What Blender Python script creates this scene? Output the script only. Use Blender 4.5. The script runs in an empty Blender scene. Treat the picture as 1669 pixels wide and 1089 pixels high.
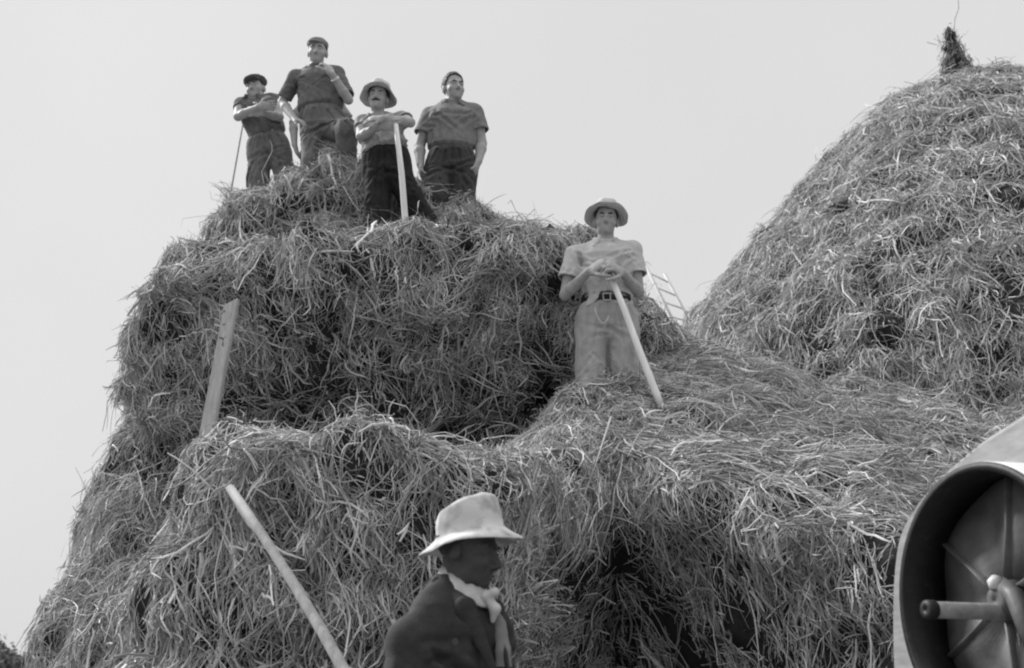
import bpy, math, time
import numpy as np
from mathutils import Vector, Matrix

SC = bpy.context.scene
COL = SC.collection
rng = np.random.default_rng(11)
T0 = time.time()

# ------------------------------------------------------------------ camera, sky, sun, exposure
PITCH = math.radians(17.4)
FPX = 2014.0                      # focal length in pixels of the 1669 px wide photograph
CAM = np.array([0.0, 0.0, 1.1])
cd = bpy.data.cameras.new("camera")
cam = bpy.data.objects.new("camera", cd)
COL.objects.link(cam)
cam.location = CAM
cam.rotation_euler = (math.radians(90) + PITCH, 0, 0)
cd.sensor_width = 36.0
cd.lens = FPX / 1669.0 * 36.0
cd.clip_start = 0.05
cd.clip_end = 3000
cd.dof.use_dof = True
cd.dof.focus_distance = 7.2
cd.dof.aperture_fstop = 3.4
SC.camera = cam

SUN_DIR = np.array([-0.67, 0.40, 0.63]); SUN_DIR /= np.linalg.norm(SUN_DIR)
SUN_EL = math.asin(SUN_DIR[2]); SUN_AZ = math.atan2(SUN_DIR[0], SUN_DIR[1])
w = bpy.data.worlds.new("World"); SC.world = w; w.use_nodes = True
nt = w.node_tree; bg = nt.nodes["Background"]
sky = nt.nodes.new("ShaderNodeTexSky"); sky.sky_type = 'NISHITA'; sky.sun_disc = False
sky.sun_elevation = SUN_EL; sky.sun_rotation = SUN_AZ; sky.dust_density = 6.0; sky.air_density = 2.0
bw = nt.nodes.new("ShaderNodeRGBToBW"); nt.links.new(sky.outputs[0], bw.inputs[0])
mul = nt.nodes.new("ShaderNodeMath"); mul.operation = 'MULTIPLY_ADD'
nt.links.new(bw.outputs[0], mul.inputs[0]); mul.inputs[1].default_value = 0.08; mul.inputs[2].default_value = 6.6
tcw = nt.nodes.new("ShaderNodeTexCoord"); sx = nt.nodes.new("ShaderNodeSeparateXYZ"); nt.links.new(tcw.outputs["Generated"], sx.inputs[0])
zen = nt.nodes.new("ShaderNodeMapRange"); zen.interpolation_type = 'SMOOTHSTEP'      # unseen sky overhead boosted, added to brighten upward faces
zen.inputs[1].default_value = 0.58; zen.inputs[2].default_value = 1.0; zen.inputs[3].default_value = 1.0; zen.inputs[4].default_value = 2.6
nt.links.new(sx.outputs[2], zen.inputs[0])
mz = nt.nodes.new("ShaderNodeMath"); mz.operation = 'MULTIPLY'
nt.links.new(mul.outputs[0], mz.inputs[0]); nt.links.new(zen.outputs[0], mz.inputs[1])
cn = nt.nodes.new("ShaderNodeTexNoise"); cn.inputs["Scale"].default_value = 2.2; cn.inputs["Detail"].default_value = 5; nt.links.new(tcw.outputs["Generated"], cn.inputs["Vector"])
cr = nt.nodes.new("ShaderNodeMapRange"); cr.inputs[1].default_value = 0.3; cr.inputs[2].default_value = 0.7; cr.inputs[3].default_value = 0.955; cr.inputs[4].default_value = 1.045
nt.links.new(cn.outputs["Fac"], cr.inputs[0])
mc = nt.nodes.new("ShaderNodeMath"); mc.operation = 'MULTIPLY'; nt.links.new(mz.outputs[0], mc.inputs[0]); nt.links.new(cr.outputs[0], mc.inputs[1])
nt.links.new(mc.outputs[0], bg.inputs[0]); bg.inputs[1].default_value = 0.1055
sd = bpy.data.lights.new("sun", 'SUN'); sun = bpy.data.objects.new("sun", sd); COL.objects.link(sun)
sd.energy = 5.0; sd.angle = math.radians(14); sd.color = (1, 1, 1)
sun.location = (-20, 0, 30)
sun.rotation_euler = Vector(SUN_DIR).to_track_quat('Z', 'Y').to_euler()
SC.view_settings.view_transform = 'Standard'; SC.view_settings.look = 'None'
SC.view_settings.exposure = 0.0; SC.view_settings.gamma = 1.0
try:
    SC.cycles.filter_width = 2.1
    SC.cycles.max_bounces = 6; SC.cycles.diffuse_bounces = 4; SC.cycles.glossy_bounces = 2
except Exception:
    pass

CA, SA = math.cos(PITCH), math.sin(PITCH)
def P(x, y, Y):
    """world point on the ray of photo pixel (x, y) at world depth Y"""
    u = (x - 834.5) / FPX; v = (544.5 - y) / FPX
    d = np.array([u, CA - v * SA, SA + v * CA])
    return CAM + d * (Y / d[1])
def unit(v):
    v = np.asarray(v, float); return v / (np.linalg.norm(v) + 1e-12)

# ------------------------------------------------------------------ mesh and field helpers
class Noise:
    def __init__(s, seed, n=32):
        s.n = n; s.g = np.random.default_rng(seed).random((n, n, n)).astype(np.float32) * 2 - 1
    def __call__(s, p):
        p = np.asarray(p, np.float32); i = np.floor(p).astype(np.int32); f = p - i
        f = f * f * (3 - 2 * f); n = s.n
        a = i % n; b = (i + 1) % n; g = s.g
        x0, y0, z0 = a[..., 0], a[..., 1], a[..., 2]; x1, y1, z1 = b[..., 0], b[..., 1], b[..., 2]
        fx, fy, fz = f[..., 0], f[..., 1], f[..., 2]
        c00 = g[x0, y0, z0] * (1 - fx) + g[x1, y0, z0] * fx
        c10 = g[x0, y1, z0] * (1 - fx) + g[x1, y1, z0] * fx
        c01 = g[x0, y0, z1] * (1 - fx) + g[x1, y0, z1] * fx
        c11 = g[x0, y1, z1] * (1 - fx) + g[x1, y1, z1] * fx
        return (c00 * (1 - fy) + c10 * fy) * (1 - fz) + (c01 * (1 - fy) + c11 * fy) * fz
N1, N2, N3, N4 = Noise(1), Noise(2), Noise(3), Noise(4)

def make_mesh(name, V, Q, smooth=True):
    V = np.asarray(V, np.float32); Q = np.asarray(Q, np.int32)
    me = bpy.data.meshes.new(name)
    me.vertices.add(len(V)); me.vertices.foreach_set("co", V.ravel())
    k = Q.shape[1]
    me.loops.add(Q.size); me.loops.foreach_set("vertex_index", Q.ravel())
    me.polygons.add(len(Q)); me.polygons.foreach_set("loop_start", np.arange(0, Q.size, k, dtype=np.int32))
    me.polygons.foreach_set("use_smooth", np.full(len(Q), smooth, bool))
    me.update(calc_edges=True)
    return me

def link(name, me, mat=None, parent=None):
    o = bpy.data.objects.new(name, me); COL.objects.link(o)
    if mat is not None and me is not None: me.materials.append(mat)
    if parent is not None: o.parent = parent
    return o
def tag(o, label=None, cat=None, group=None, kind=None):
    if label: o["label"] = label
    if cat: o["category"] = cat
    if group: o["group"] = group
    if kind: o["kind"] = kind
    return o
def empty(name, loc=(0, 0, 0)):
    o = bpy.data.objects.new(name, None); COL.objects.link(o); o.location = loc
    return o
def rebase(o, base):
    """put the origin of a mesh thing (and of its children) at its base"""
    b = Vector([float(q) for q in base])
    o.data.transform(Matrix.Translation(-b)); o.location = b
    for c in o.children:
        c.matrix_parent_inverse = Matrix.Translation(-b)

def nets(F, org, h):
    """naive surface nets of F<0"""
    ins = F < 0
    c = np.zeros(tuple(s - 1 for s in F.shape), np.int8)
    for i in (0, 1):
        for j in (0, 1):
            for k in (0, 1):
                c += ins[i:F.shape[0] - 1 + i, j:F.shape[1] - 1 + j, k:F.shape[2] - 1 + k]
    idx = np.argwhere((c > 0) & (c < 8))
    pos = np.zeros((len(idx), 3), np.float32); cnt = np.zeros(len(idx), np.float32)
    vals = {}
    for i in (0, 1):
        for j in (0, 1):
            for k in (0, 1):
                vals[i, j, k] = F[idx[:, 0] + i, idx[:, 1] + j, idx[:, 2] + k]
    for ax in range(3):
        for a in (0, 1):
            for b in (0, 1):
                q0 = [a, b]; q0.insert(ax, 0); q1 = list(q0); q1[ax] = 1
                v0, v1 = vals[tuple(q0)], vals[tuple(q1)]
                m = (v0 < 0) != (v1 < 0)
                t = np.where(m, v0 / np.where(m, v0 - v1, 1), 0)
                for d in range(3):
                    pos[:, d] += np.where(m, q0[d] + (t if d == ax else 0), 0)
                cnt += m
    V = (idx + pos / cnt[:, None]) * h + np.asarray(org)
    ids = np.full(c.shape, -1, np.int32); ids[idx[:, 0], idx[:, 1], idx[:, 2]] = np.arange(len(idx))
    quads = []
    for ax in range(3):
        b, d = (ax + 1) % 3, (ax + 2) % 3
        s0 = [slice(None)] * 3; s1 = [slice(None)] * 3
        s0[ax] = slice(0, -1); s1[ax] = slice(1, None)
        m = ins[tuple(s0)] != ins[tuple(s1)]
        e = np.argwhere(m)
        e = e[(e[:, b] > 0) & (e[:, d] > 0) & (e[:, b] < F.shape[b] - 1) & (e[:, d] < F.shape[d] - 1)]
        def cell(ob, od):
            q = e.copy(); q[:, b] += ob; q[:, d] += od
            return ids[q[:, 0], q[:, 1], q[:, 2]]
        Q = np.stack([cell(-1, -1), cell(0, -1), cell(0, 0), cell(-1, 0)], 1)
        f0 = ins[e[:, 0], e[:, 1], e[:, 2]]
        Q[~f0] = Q[~f0][:, ::-1]
        quads.append(Q)
    Q = np.concatenate(quads); Q = Q[(Q >= 0).all(1)]
    return V, Q

def largest(V, Q):
    """keep only the biggest connected piece"""
    l = np.arange(len(V)); E = np.concatenate([Q[:, [i, (i + 1) % 4]] for i in range(4)])
    for _ in range(200):
        m = np.minimum(l[E[:, 0]], l[E[:, 1]]); o = l.copy()
        np.minimum.at(l, E[:, 0], m); np.minimum.at(l, E[:, 1], m)
        l = l[l]; l = l[l]
        if (l == o).all(): break
    k = np.bincount(l).argmax(); keep = l == k
    new = np.cumsum(keep) - 1
    Q = Q[keep[Q[:, 0]]]
    return V[keep], new[Q].astype(np.int32)

class Field:
    """a signed field on a grid into which rounded shapes are blended"""
    def __init__(s, lo, hi, h):
        s.h = h; s.lo = np.asarray(lo, float)
        s.n = np.ceil((np.asarray(hi) - s.lo) / h).astype(int) + 1
        s.F = np.full(tuple(s.n), 0.5, np.float32)
    def box(s, lo, hi):
        a = np.clip(np.floor((np.asarray(lo) - s.lo) / s.h).astype(int), 0, s.n - 1)
        b = np.clip(np.ceil((np.asarray(hi) - s.lo) / s.h).astype(int) + 1, 1, s.n)
        sl = tuple(slice(i, j) for i, j in zip(a, b))
        ax = [(np.arange(i, j) * s.h + o).astype(np.float32) for i, j, o in zip(a, b, s.lo)]
        X, Y, Z = np.meshgrid(*ax, indexing='ij')
        return sl, np.stack([X, Y, Z], -1)
    def put(s, sl, d, k, op):
        F = s.F[sl]
        if op == 'add':
            t = np.clip(0.5 + 0.5 * (F - d) / k, 0, 1)
            s.F[sl] = F * (1 - t) + d * t - k * t * (1 - t)
        else:
            d = -d
            t = np.clip(0.5 + 0.5 * (d - F) / k, 0, 1)
            s.F[sl] = F * (1 - t) + d * t + k * t * (1 - t)
    def cone(s, a, b, ra, rb, k=0.02, op='add', flat=None):
        a = np.asarray(a, np.float32); b = np.asarray(b, np.float32)
        r = max(ra, rb) + k + 2 * s.h
        sl, p = s.box(np.minimum(a, b) - r, np.maximum(a, b) + r)
        if min(p.shape[:3]) == 0: return
        ab = b - a; L = float(ab @ ab) + 1e-12
        t = np.clip(((p - a) @ ab) / L, 0, 1)
        q = p - a - t[..., None] * ab
        g = 1.0
        if flat is not None:
            e = np.asarray(unit(flat[0]), np.float32); sc = flat[1]
            q = q + (q @ e)[..., None] * e * (1 / sc - 1); g = 0.5 + 0.5 * sc
        d = (np.sqrt((q * q).sum(-1)) - (ra + (rb - ra) * t)) * g
        s.put(sl, d.astype(np.float32), k, op)
    def chain(s, pts, rs, k=0.02, flat=None):
        for i in range(len(pts) - 1):
            s.cone(pts[i], pts[i + 1], rs[i], rs[i + 1], k, 'add', flat)
    def ell(s, c, r, R=None, k=0.02, op='add'):
        c = np.asarray(c, np.float32); r = np.asarray(r, np.float32)
        m = float(r.max()) + k + 2 * s.h
        sl, p = s.box(c - m, c + m)
        if min(p.shape[:3]) == 0: return
        q = p - c
        if R is not None: q = q @ np.asarray(R, np.float32)      # R columns = axes
        k0 = np.sqrt(((q / r) ** 2).sum(-1)); k1 = np.sqrt(((q / r ** 2) ** 2).sum(-1)) + 1e-9
        s.put(sl, (k0 * (k0 - 1) / k1).astype(np.float32), k, op)
    def loft(s, axis0, axis1, st, f, k=0.03, op='add'):
        """elliptic sections along an axis: st = [(t, rx, ry, dx, dy)], f = front direction"""
        a = np.asarray(axis0, float); u = np.asarray(axis1, float) - a; Lh = np.linalg.norm(u); u /= Lh
        f = unit(f - u * (f @ u)); e = np.cross(f, u); st = np.array(st, float)
        m = st[:, 1:3].max() + 0.08
        ends = np.stack([a + u * Lh * st[0, 0], a + u * Lh * st[-1, 0]])
        sl, p = s.box(ends.min(0) - m, ends.max(0) + m)
        q = p - a.astype(np.float32); t = (q @ u.astype(np.float32)) / Lh
        x = q @ e.astype(np.float32); y = q @ f.astype(np.float32)
        rx, ry, dx, dy = (np.interp(t, st[:, 0], st[:, i]) for i in range(1, 5))
        n = 2.25
        d = ((np.abs((x - dx) / rx) ** n + np.abs((y - dy) / ry) ** n) ** (1 / n) - 1) * np.minimum(rx, ry)
        d = np.maximum(d, np.maximum(st[0, 0] - t, t - st[-1, 0]) * Lh)
        s.put(sl, d.astype(np.float32), k, op)
    def near(s, fn, band=0.05):
        m = np.abs(s.F) < band
        i = np.argwhere(m); p = (i * s.h + s.lo).astype(np.float32)
        s.F[m] += fn(p).astype(np.float32)
    def cut(s, fn, band=None):
        sl, p = s.box(s.lo, s.lo + s.n * s.h)
        s.F = np.maximum(s.F, fn(p).astype(np.float32))
    def mesh(s, name):
        V, Q = nets(s.F, s.lo, s.h)
        return make_mesh(name, V, Q)

def revolve(name, prof, n=48, mod=None, frame=None, mat=None, parent=None, closed=True, rumple=0.0):
    """profile [(r, z)...] turned round local z; mod(x, y, z, ang, i) may bend it; frame = (origin, X, Y, Z)"""
    a = np.linspace(0, 2 * np.pi, n, endpoint=False)
    V = []
    for i, (r, z) in enumerate(prof):
        x = r * np.cos(a); y = r * np.sin(a); zz = np.full(n, float(z))
        if mod: x, y, zz = mod(x, y, zz, a, i)
        V.append(np.stack([x, y, zz], 1))
    V = np.concatenate(V); m = len(prof); Q = []
    for i in range(m if closed else m - 1):
        j = (i + 1) % m
        k = np.arange(n); k2 = (k + 1) % n
        Q.append(np.stack([i * n + k, i * n + k2, j * n + k2, j * n + k], 1))
    if frame is not None:
        o, X, Y, Z = frame
        V = np.asarray(o) + V[:, :1] * X + V[:, 1:2] * Y + V[:, 2:] * Z
    if rumple:
        V = V + rumple * np.stack([N1(V * 13), N2(V * 13), N3(V * 13)], 1) + rumple * 0.5 * np.stack([N2(V * 31), N3(V * 31), N1(V * 31)], 1)
    return link(name, make_mesh(name, V, np.concatenate(Q)), mat, parent)

def rod(name, pts, radii, mat, parent=None, n=14, flat=1.0, wob=0.0, seed=0):
    """a closed round bar along pts"""
    pts = [np.asarray(p, float) for p in pts]
    g = np.random.default_rng(seed); V = []; Q = []
    m = len(pts); t0 = unit(pts[-1] - pts[0]); up = np.array([0, 1.0, 0]) if abs(t0[1]) < 0.9 else np.array([1.0, 0, 0])
    a = np.linspace(0, 2 * np.pi, n, endpoint=False)
    for i, p in enumerate(pts):
        t = unit(pts[min(i + 1, m - 1)] - pts[max(i - 1, 0)])
        X = unit(np.cross(up, t)); Y = np.cross(t, X)
        r = radii[i] * (1 + wob * g.normal(size=n))
        V.append(p + (r * np.cos(a))[:, None] * X + (r * np.sin(a) * flat)[:, None] * Y)
    k = np.arange(n); k2 = (k + 1) % n
    for i in range(m - 1):
        Q.append(np.stack([i * n + k, i * n + k2, (i + 1) * n + k2, (i + 1) * n + k], 1))
    V = np.concatenate(V + [np.array([pts[0]]), np.array([pts[-1]])]); c0 = m * n; c1 = c0 + 1
    for i in range(0, n, 2):
        Q.append(np.array([[c0, (i + 2) % n, i + 1, i]])); e = (m - 1) * n
        Q.append(np.array([[c1, e + i, e + i + 1, e + (i + 2) % n]]))
    return link(name, make_mesh(name, V, np.concatenate(Q)), mat, parent)

# ------------------------------------------------------------------ materials (black and white film: greys only)
def material(name, val, rough=0.85, var=0.0, scale=20.0, stretch=(1, 1, 1), bump=0.0, bscale=200.0, spots=None, spec=0.3, attr=None, detail=4.0):
    m = bpy.data.materials.new(name); m.use_nodes = True
    t = m.node_tree; b = t.nodes["Principled BSDF"]
    b.inputs["Roughness"].default_value = rough
    b.inputs["Specular IOR Level"].default_value = spec
    b.inputs["Base Color"].default_value = (val, val, val, 1)
    tc = t.nodes.new("ShaderNodeTexCoord")
    mp = t.nodes.new("ShaderNodeMapping"); mp.inputs["Scale"].default_value = stretch
    t.links.new(tc.outputs["Object"], mp.inputs[0])
    out = None
    if var > 0:
        n = t.nodes.new("ShaderNodeTexNoise"); n.inputs["Scale"].default_value = scale; n.inputs["Detail"].default_value = detail
        t.links.new(mp.outputs[0], n.inputs["Vector"])
        r = t.nodes.new("ShaderNodeMapRange"); r.inputs[1].default_value = 0.25; r.inputs[2].default_value = 0.75
        r.inputs[3].default_value = val * (1 - var); r.inputs[4].default_value = val * (1 + var)
        t.links.new(n.outputs["Fac"], r.inputs[0]); out = r.outputs[0]
    if attr:
        a = t.nodes.new("ShaderNodeAttribute"); a.attribute_name = attr
        x = t.nodes.new("ShaderNodeMath"); x.operation = 'MULTIPLY'
        if out is not None: t.links.new(out, x.inputs[0])
        else: x.inputs[0].default_value = val
        t.links.new(a.outputs["Fac"], x.inputs[1]); out = x.outputs[0]
    if spots:
        n = t.nodes.new("ShaderNodeTexNoise"); n.inputs["Scale"].default_value = spots[0]; n.inputs["Detail"].default_value = 3
        t.links.new(tc.outputs["Object"], n.inputs["Vector"])
        r = t.nodes.new("ShaderNodeMapRange"); r.inputs[1].default_value = spots[1]; r.inputs[2].default_value = spots[2]
        r.inputs[3].default_value = 1.0; r.inputs[4].default_value = spots[3]
        t.links.new(n.outputs["Fac"], r.inputs[0])
        x = t.nodes.new("ShaderNodeMath"); x.operation = 'MULTIPLY'
        if out is not None: t.links.new(out, x.inputs[0])
        else: x.inputs[0].default_value = val
        t.links.new(r.outputs[0], x.inputs[1]); out = x.outputs[0]
    if out is not None: t.links.new(out, b.inputs["Base Color"])
    if bump > 0:
        n = t.nodes.new("ShaderNodeTexNoise"); n.inputs["Scale"].default_value = bscale; n.inputs["Detail"].default_value = 3
        t.links.new(mp.outputs[0], n.inputs["Vector"])
        bp = t.nodes.new("ShaderNodeBump"); bp.inputs["Strength"].default_value = bump; bp.inputs["Distance"].default_value = 0.01
        t.links.new(n.outputs["Fac"], bp.inputs["Height"]); t.links.new(bp.outputs[0], b.inputs["Normal"])
    return m

M_core = material("gap_shade_core", 0.026, 0.95, 0.4, 18, bump=0.8, bscale=60)  # near-black core: shade between the strands put into its colour
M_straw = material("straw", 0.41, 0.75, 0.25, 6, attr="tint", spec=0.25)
M_skin = material("skin", 0.34, 0.6, 0.15, 40, spec=0.35)
M_skin_shaded = material("skin_shaded", 0.055, 0.6, 0.15, 40, spec=0.35)  # shade on the near man's face put into the skin colour
M_hair = material("hair", 0.035, 0.6, 0.3, 120, bump=0.5, bscale=300)
M_eye = material("eye", 0.02, 0.25)
M_white_felt = material("pale_hat_felt", 0.56, 0.9, 0.10, 14, spots=(12, 0.48, 0.62, 0.62), bump=0.25, bscale=250)
M_pale_felt = material("light_hat_felt", 0.52, 0.9, 0.1, 16, spots=(14, 0.6, 0.72, 0.75), bump=0.2, bscale=250)
M_cap = material("cap_tweed", 0.085, 0.9, 0.35, 160, bump=0.2)
M_cap_light = material("soft_cap_cloth", 0.22, 0.9, 0.3, 120, bump=0.2)
M_shirt_light = material("light_shirt_cotton", 0.47, 0.9, 0.1, 30, bump=0.15)
M_shirt_mid = material("grey_shirt_cotton", 0.19, 0.9, 0.15, 30, bump=0.15)
M_shirt_dark = material("dark_shirt_cotton", 0.125, 0.9, 0.2, 30, bump=0.15)
M_shirt_soft = material("worn_shirt_cotton", 0.30, 0.9, 0.2, 24, bump=0.15)
M_trs_light = material("pale_work_trousers", 0.35, 0.9, 0.15, 22, stretch=(1, 1, 0.3), bump=0.2, spots=(9, 0.55, 0.75, 0.7))
M_trs_mid = material("grey_work_trousers", 0.15, 0.9, 0.2, 22, bump=0.2)
M_trs_dark = material("black_work_trousers", 0.022, 0.9, 0.3, 22, bump=0.2)
M_trs_deep = material("dark_work_trousers", 0.055, 0.9, 0.3, 22, bump=0.2)
M_jacket = material("dark_jacket_wool", 0.030, 0.85, 0.25, 35, bump=0.3, bscale=160)
M_scarf = material("pale_neckerchief_cotton", 0.5, 0.9, 0.15, 40)
M_leather = material("dark_leather", 0.02, 0.5, 0.3, 60)
M_metal = material("bright_metal", 0.55, 0.35, 0.1, 60, spec=0.6)
M_handle = material("pale_peeled_wood", 0.72, 0.6, 0.12, 30, stretch=(1, 1, 0.08))
M_pole = material("weathered_pole_wood", 0.30, 0.8, 0.25, 30, stretch=(1, 1, 0.06), bump=0.3, bscale=60)
M_board = material("weathered_board", 0.36, 0.85, 0.2, 45, stretch=(1, 1, 0.05), spots=(16, 0.66, 0.7, 0.25), bump=0.3, bscale=60)
M_ladder = material("hazed_ladder_wood", 0.66, 0.8, 0.1, 30)  # distance haze put into the wood colour
M_iron = material("dark_iron", 0.012, 0.55, 0.4, 20, bump=0.15, bscale=50, spots=(30, 0.6, 0.7, 1.8))
M_iron_grey = material("worn_grey_iron", 0.115, 0.5, 0.35, 12, bump=0.15, bscale=50)
M_rim = material("polished_pulley_rim", 0.62, 0.45, 0.08, 8, spec=0.5)
M_guard = material("pale_guard_iron", 0.26, 0.7, 0.22, 16, stretch=(1, 0.6, 3), bump=0.15)
M_wood_dark = material("machine_board", 0.16, 0.8, 0.3, 10, stretch=(1, 6, 1), bump=0.2)
M_ground = material("stubble_ground", 0.16, 0.95, 0.4, 0.8, bump=0.6, bscale=12)
M_leaf = material("hazed_leaf", 0.16, 0.7, 0.4, 0.6)  # leaf tone lifted to stand in for distance haze
M_bark = material("bark", 0.12, 0.9, 0.3, 8)

# ------------------------------------------------------------------ the straw stacks
def smax(a, b, k):
    t = np.clip(0.5 + 0.5 * (a - b) / k, 0, 1)
    return b * (1 - t) + a * t + k * t * (1 - t)
def smin(a, b, k):
    t = np.clip(0.5 + 0.5 * (b - a) / k, 0, 1)
    return b * (1 - t) + a * t - k * t * (1 - t)
def loft(p, st, n=3.5, top=None, ktop=0.4):
    """rounded body from stations (z, xL, xR, yF, yB)"""
    st = np.array(st, float); z = p[..., 2]
    xl, xr, yf, yb = (np.interp(z, st[:, 0], st[:, i]) for i in range(1, 5))
    a, b = (xr - xl) / 2, (yb - yf) / 2
    q = (np.abs((p[..., 0] - (xl + xr) / 2) / a) ** n + np.abs((p[..., 1] - (yf + yb) / 2) / b) ** n) ** (1 / n)
    d = (q - 1) * np.minimum(a, b)
    if top is not None: d = smax(d, z - top, ktop)
    return d
def lumps(p, amp=1.0, hollow=0.22):
    """bulges and hollows of forked-on straw"""
    q = p * np.array([1, 1, 1.15])
    a = 0.09 * N1(q * 1.6) - 0.20 * (np.abs(N2(q * 2.7 + 5)) - 0.25) - 0.11 * (np.abs(N3(q * 6.1 + 9)) - 0.25)
    hol = np.clip(N4(q * 3.1 + 17) - 0.12, 0, 1) * hollow                # pulled-out hollows
    return amp * (a + hol)

def rear_field(p):
    x, y, z = p[..., 0], p[..., 1], p[..., 2]
    A = loft(p, [(0, -3.72, 1.6, 8.2, 12.6), (1.8, -3.52, 1.5, 8.45, 12.4), (2.6, -3.42, 1.50, 9.0, 12.2), (3.2, -3.31, 1.46, 9.05, 12.1),
                 (3.7, -3.12, 1.34, 8.55, 12.0), (4.2, -2.90, 1.24, 8.26, 11.9), (4.7, -2.62, 0.95, 8.42, 11.8), (5.2, -2.42, 0.5, 8.7, 11.6)],
             n=3.0, top=4.60 + 0.05 * np.sin(x * 2.2 + 1.0) - 0.24 * np.clip(x + 0.35, 0, 2.5) + 0.26 * np.clip(y - 8.7, 0, 1) * np.clip((x + 0.9) / 0.8, 0, 1) + 0.5 * np.clip(-1.9 - x, 0, 1) * np.clip(y - 8.8, 0, 1), ktop=0.45)
    B = loft(p, [(4.2, -2.95, 0.75, 9.15, 11.6), (4.8, -2.76, 0.45, 9.2, 11.5), (5.2, -2.58, 0.05, 9.22, 11.3), (5.6, -2.45, -0.6, 9.3, 11.0), (6.0, -2.0, -0.9, 9.5, 10.8)],
             n=2.6, top=5.44 - 0.19 * np.clip(x + 1.55, 0, 2) - 0.16 * np.clip(-1.75 - x, 0, 3) + 0.09 * np.exp(-((x + 1.55) / 0.45) ** 2 - ((y - 9.7) / 0.5) ** 2), ktop=0.3)
    d = smin(A, B, 0.25)
    bump = np.sqrt((x - 0.36) ** 2 + (y - 9.6) ** 2 + ((z - 4.70) * 1.1) ** 2) - 0.32
    d = smin(d, bump, 0.28)
    return d + lumps(p) * np.interp(x, [-3.6, -2.5], [0.35, 1.0])

FX = np.array([-2.6, -2.0, -1.5, -0.6, 0.0, 0.35, 0.6, 1.0, 1.3, 1.8, 2.6, 4.0, 6.0])
FY = np.array([6.6, 6.15, 5.9, 5.85, 5.95, 6.55, 7.0, 6.6, 6.2, 5.75, 5.3, 5.0, 5.0])
def front_field(p):
    x, y, z = p[..., 0], p[..., 1], p[..., 2]
    s = np.clip((x + 0.55) / 1.3, 0, 1); s = s * s * (3 - 2 * s)
    HL = 2.42 - 0.06 * np.clip(y - 6.6, 0, 3) + 0.06 * np.sin(x * 3.0)
    HR = np.minimum(2.12 + 0.56 * (y - 6.25), 3.70 + 0.05 * (y - 9)) - 0.19 * np.clip(x - 1.7, 0, 4) + 0.10 * np.exp(-((x - 0.6) ** 2 / 0.5 + (y - 8.0) ** 2 / 0.5))
    H = HL * (1 - s) + HR * s + 0.14 * np.exp(-((x - 0.25) ** 2 / 0.10 + (y - 7.1) ** 2 / 0.5))
    top = (z - H) * 0.88
    yf = np.interp(x, FX, FY) + 0.95 * np.clip((2.15 - z) / 0.9, 0, 1) * np.exp(-((x - 0.66) / 0.85) ** 2) + 0.10 * np.clip(2.0 - z, 0, 1.5) * np.clip(1 - np.abs(x + 0.4), 0, 1)
    front = (yf - y) * 0.85
    xl = np.interp(z, [0, 1.4, 2.2, 2.8], [-1.98, -1.86, -1.72, -1.48])
    d = smax(smax(front, xl - x, 0.32), top, 0.28)
    d = smax(d, smax(x - 6.2, y - 9.3, 0.2), 0.2)
    return d + lumps(p, 0.65)

RA = np.array([5.16, 12.6])
RZ = np.array([0, 2.2, 3.4, 4.3, 4.82, 5.71, 6.06, 6.65, 7.16, 7.61, 8.0, 8.28, 8.42])
RR = np.array([4.0, 3.95, 3.86, 3.60, 3.36, 2.74, 2.46, 1.97, 1.52, 1.12, 0.80, 0.48, 0.05])
def right_field(p):
    z = p[..., 2]
    r = np.sqrt((p[..., 0] - RA[0]) ** 2 + (p[..., 1] - RA[1]) ** 2)
    d = (r - np.interp(z, RZ, RR)) * 0.72
    d = smax(d, z - 7.82, 0.45)
    return d + lumps(p, 0.5, 0.06)

def grid_field(fn, lo, hi, h):
    lo = np.asarray(lo, float); n = np.ceil((np.asarray(hi) - lo) / h).astype(int) + 1
    ax = [np.arange(k) * h + o for k, o in zip(n, lo)]
    F = np.empty(tuple(n), np.float32)
    for i in range(n[0]):
        Yg, Zg = np.meshgrid(ax[1], ax[2], indexing='ij')
        p = np.stack([np.full_like(Yg, ax[0][i]), Yg, Zg], -1)
        F[i] = fn(p)
    return F, lo
def tri(F, lo, h, p):
    q = (p - lo) / h; q = np.clip(q, 0, np.array(F.shape) - 1.001)
    i = q.astype(np.int32); f = q - i
    a = 0
    for dx in (0, 1):
        for dy in (0, 1):
            for dz in (0, 1):
                wgt = (f[:, 0] if dx else 1 - f[:, 0]) * (f[:, 1] if dy else 1 - f[:, 1]) * (f[:, 2] if dz else 1 - f[:, 2])
                a = a + wgt * F[i[:, 0] + dx, i[:, 1] + dy, i[:, 2] + dz]
    return a
def grad(F, lo, h, p):
    g = np.stack([tri(F, lo, h, p + e) - tri(F, lo, h, p - e) for e in np.eye(3) * h * 0.8], 1)
    return g / (np.linalg.norm(g, axis=1, keepdims=True) + 1e-9)

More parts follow.
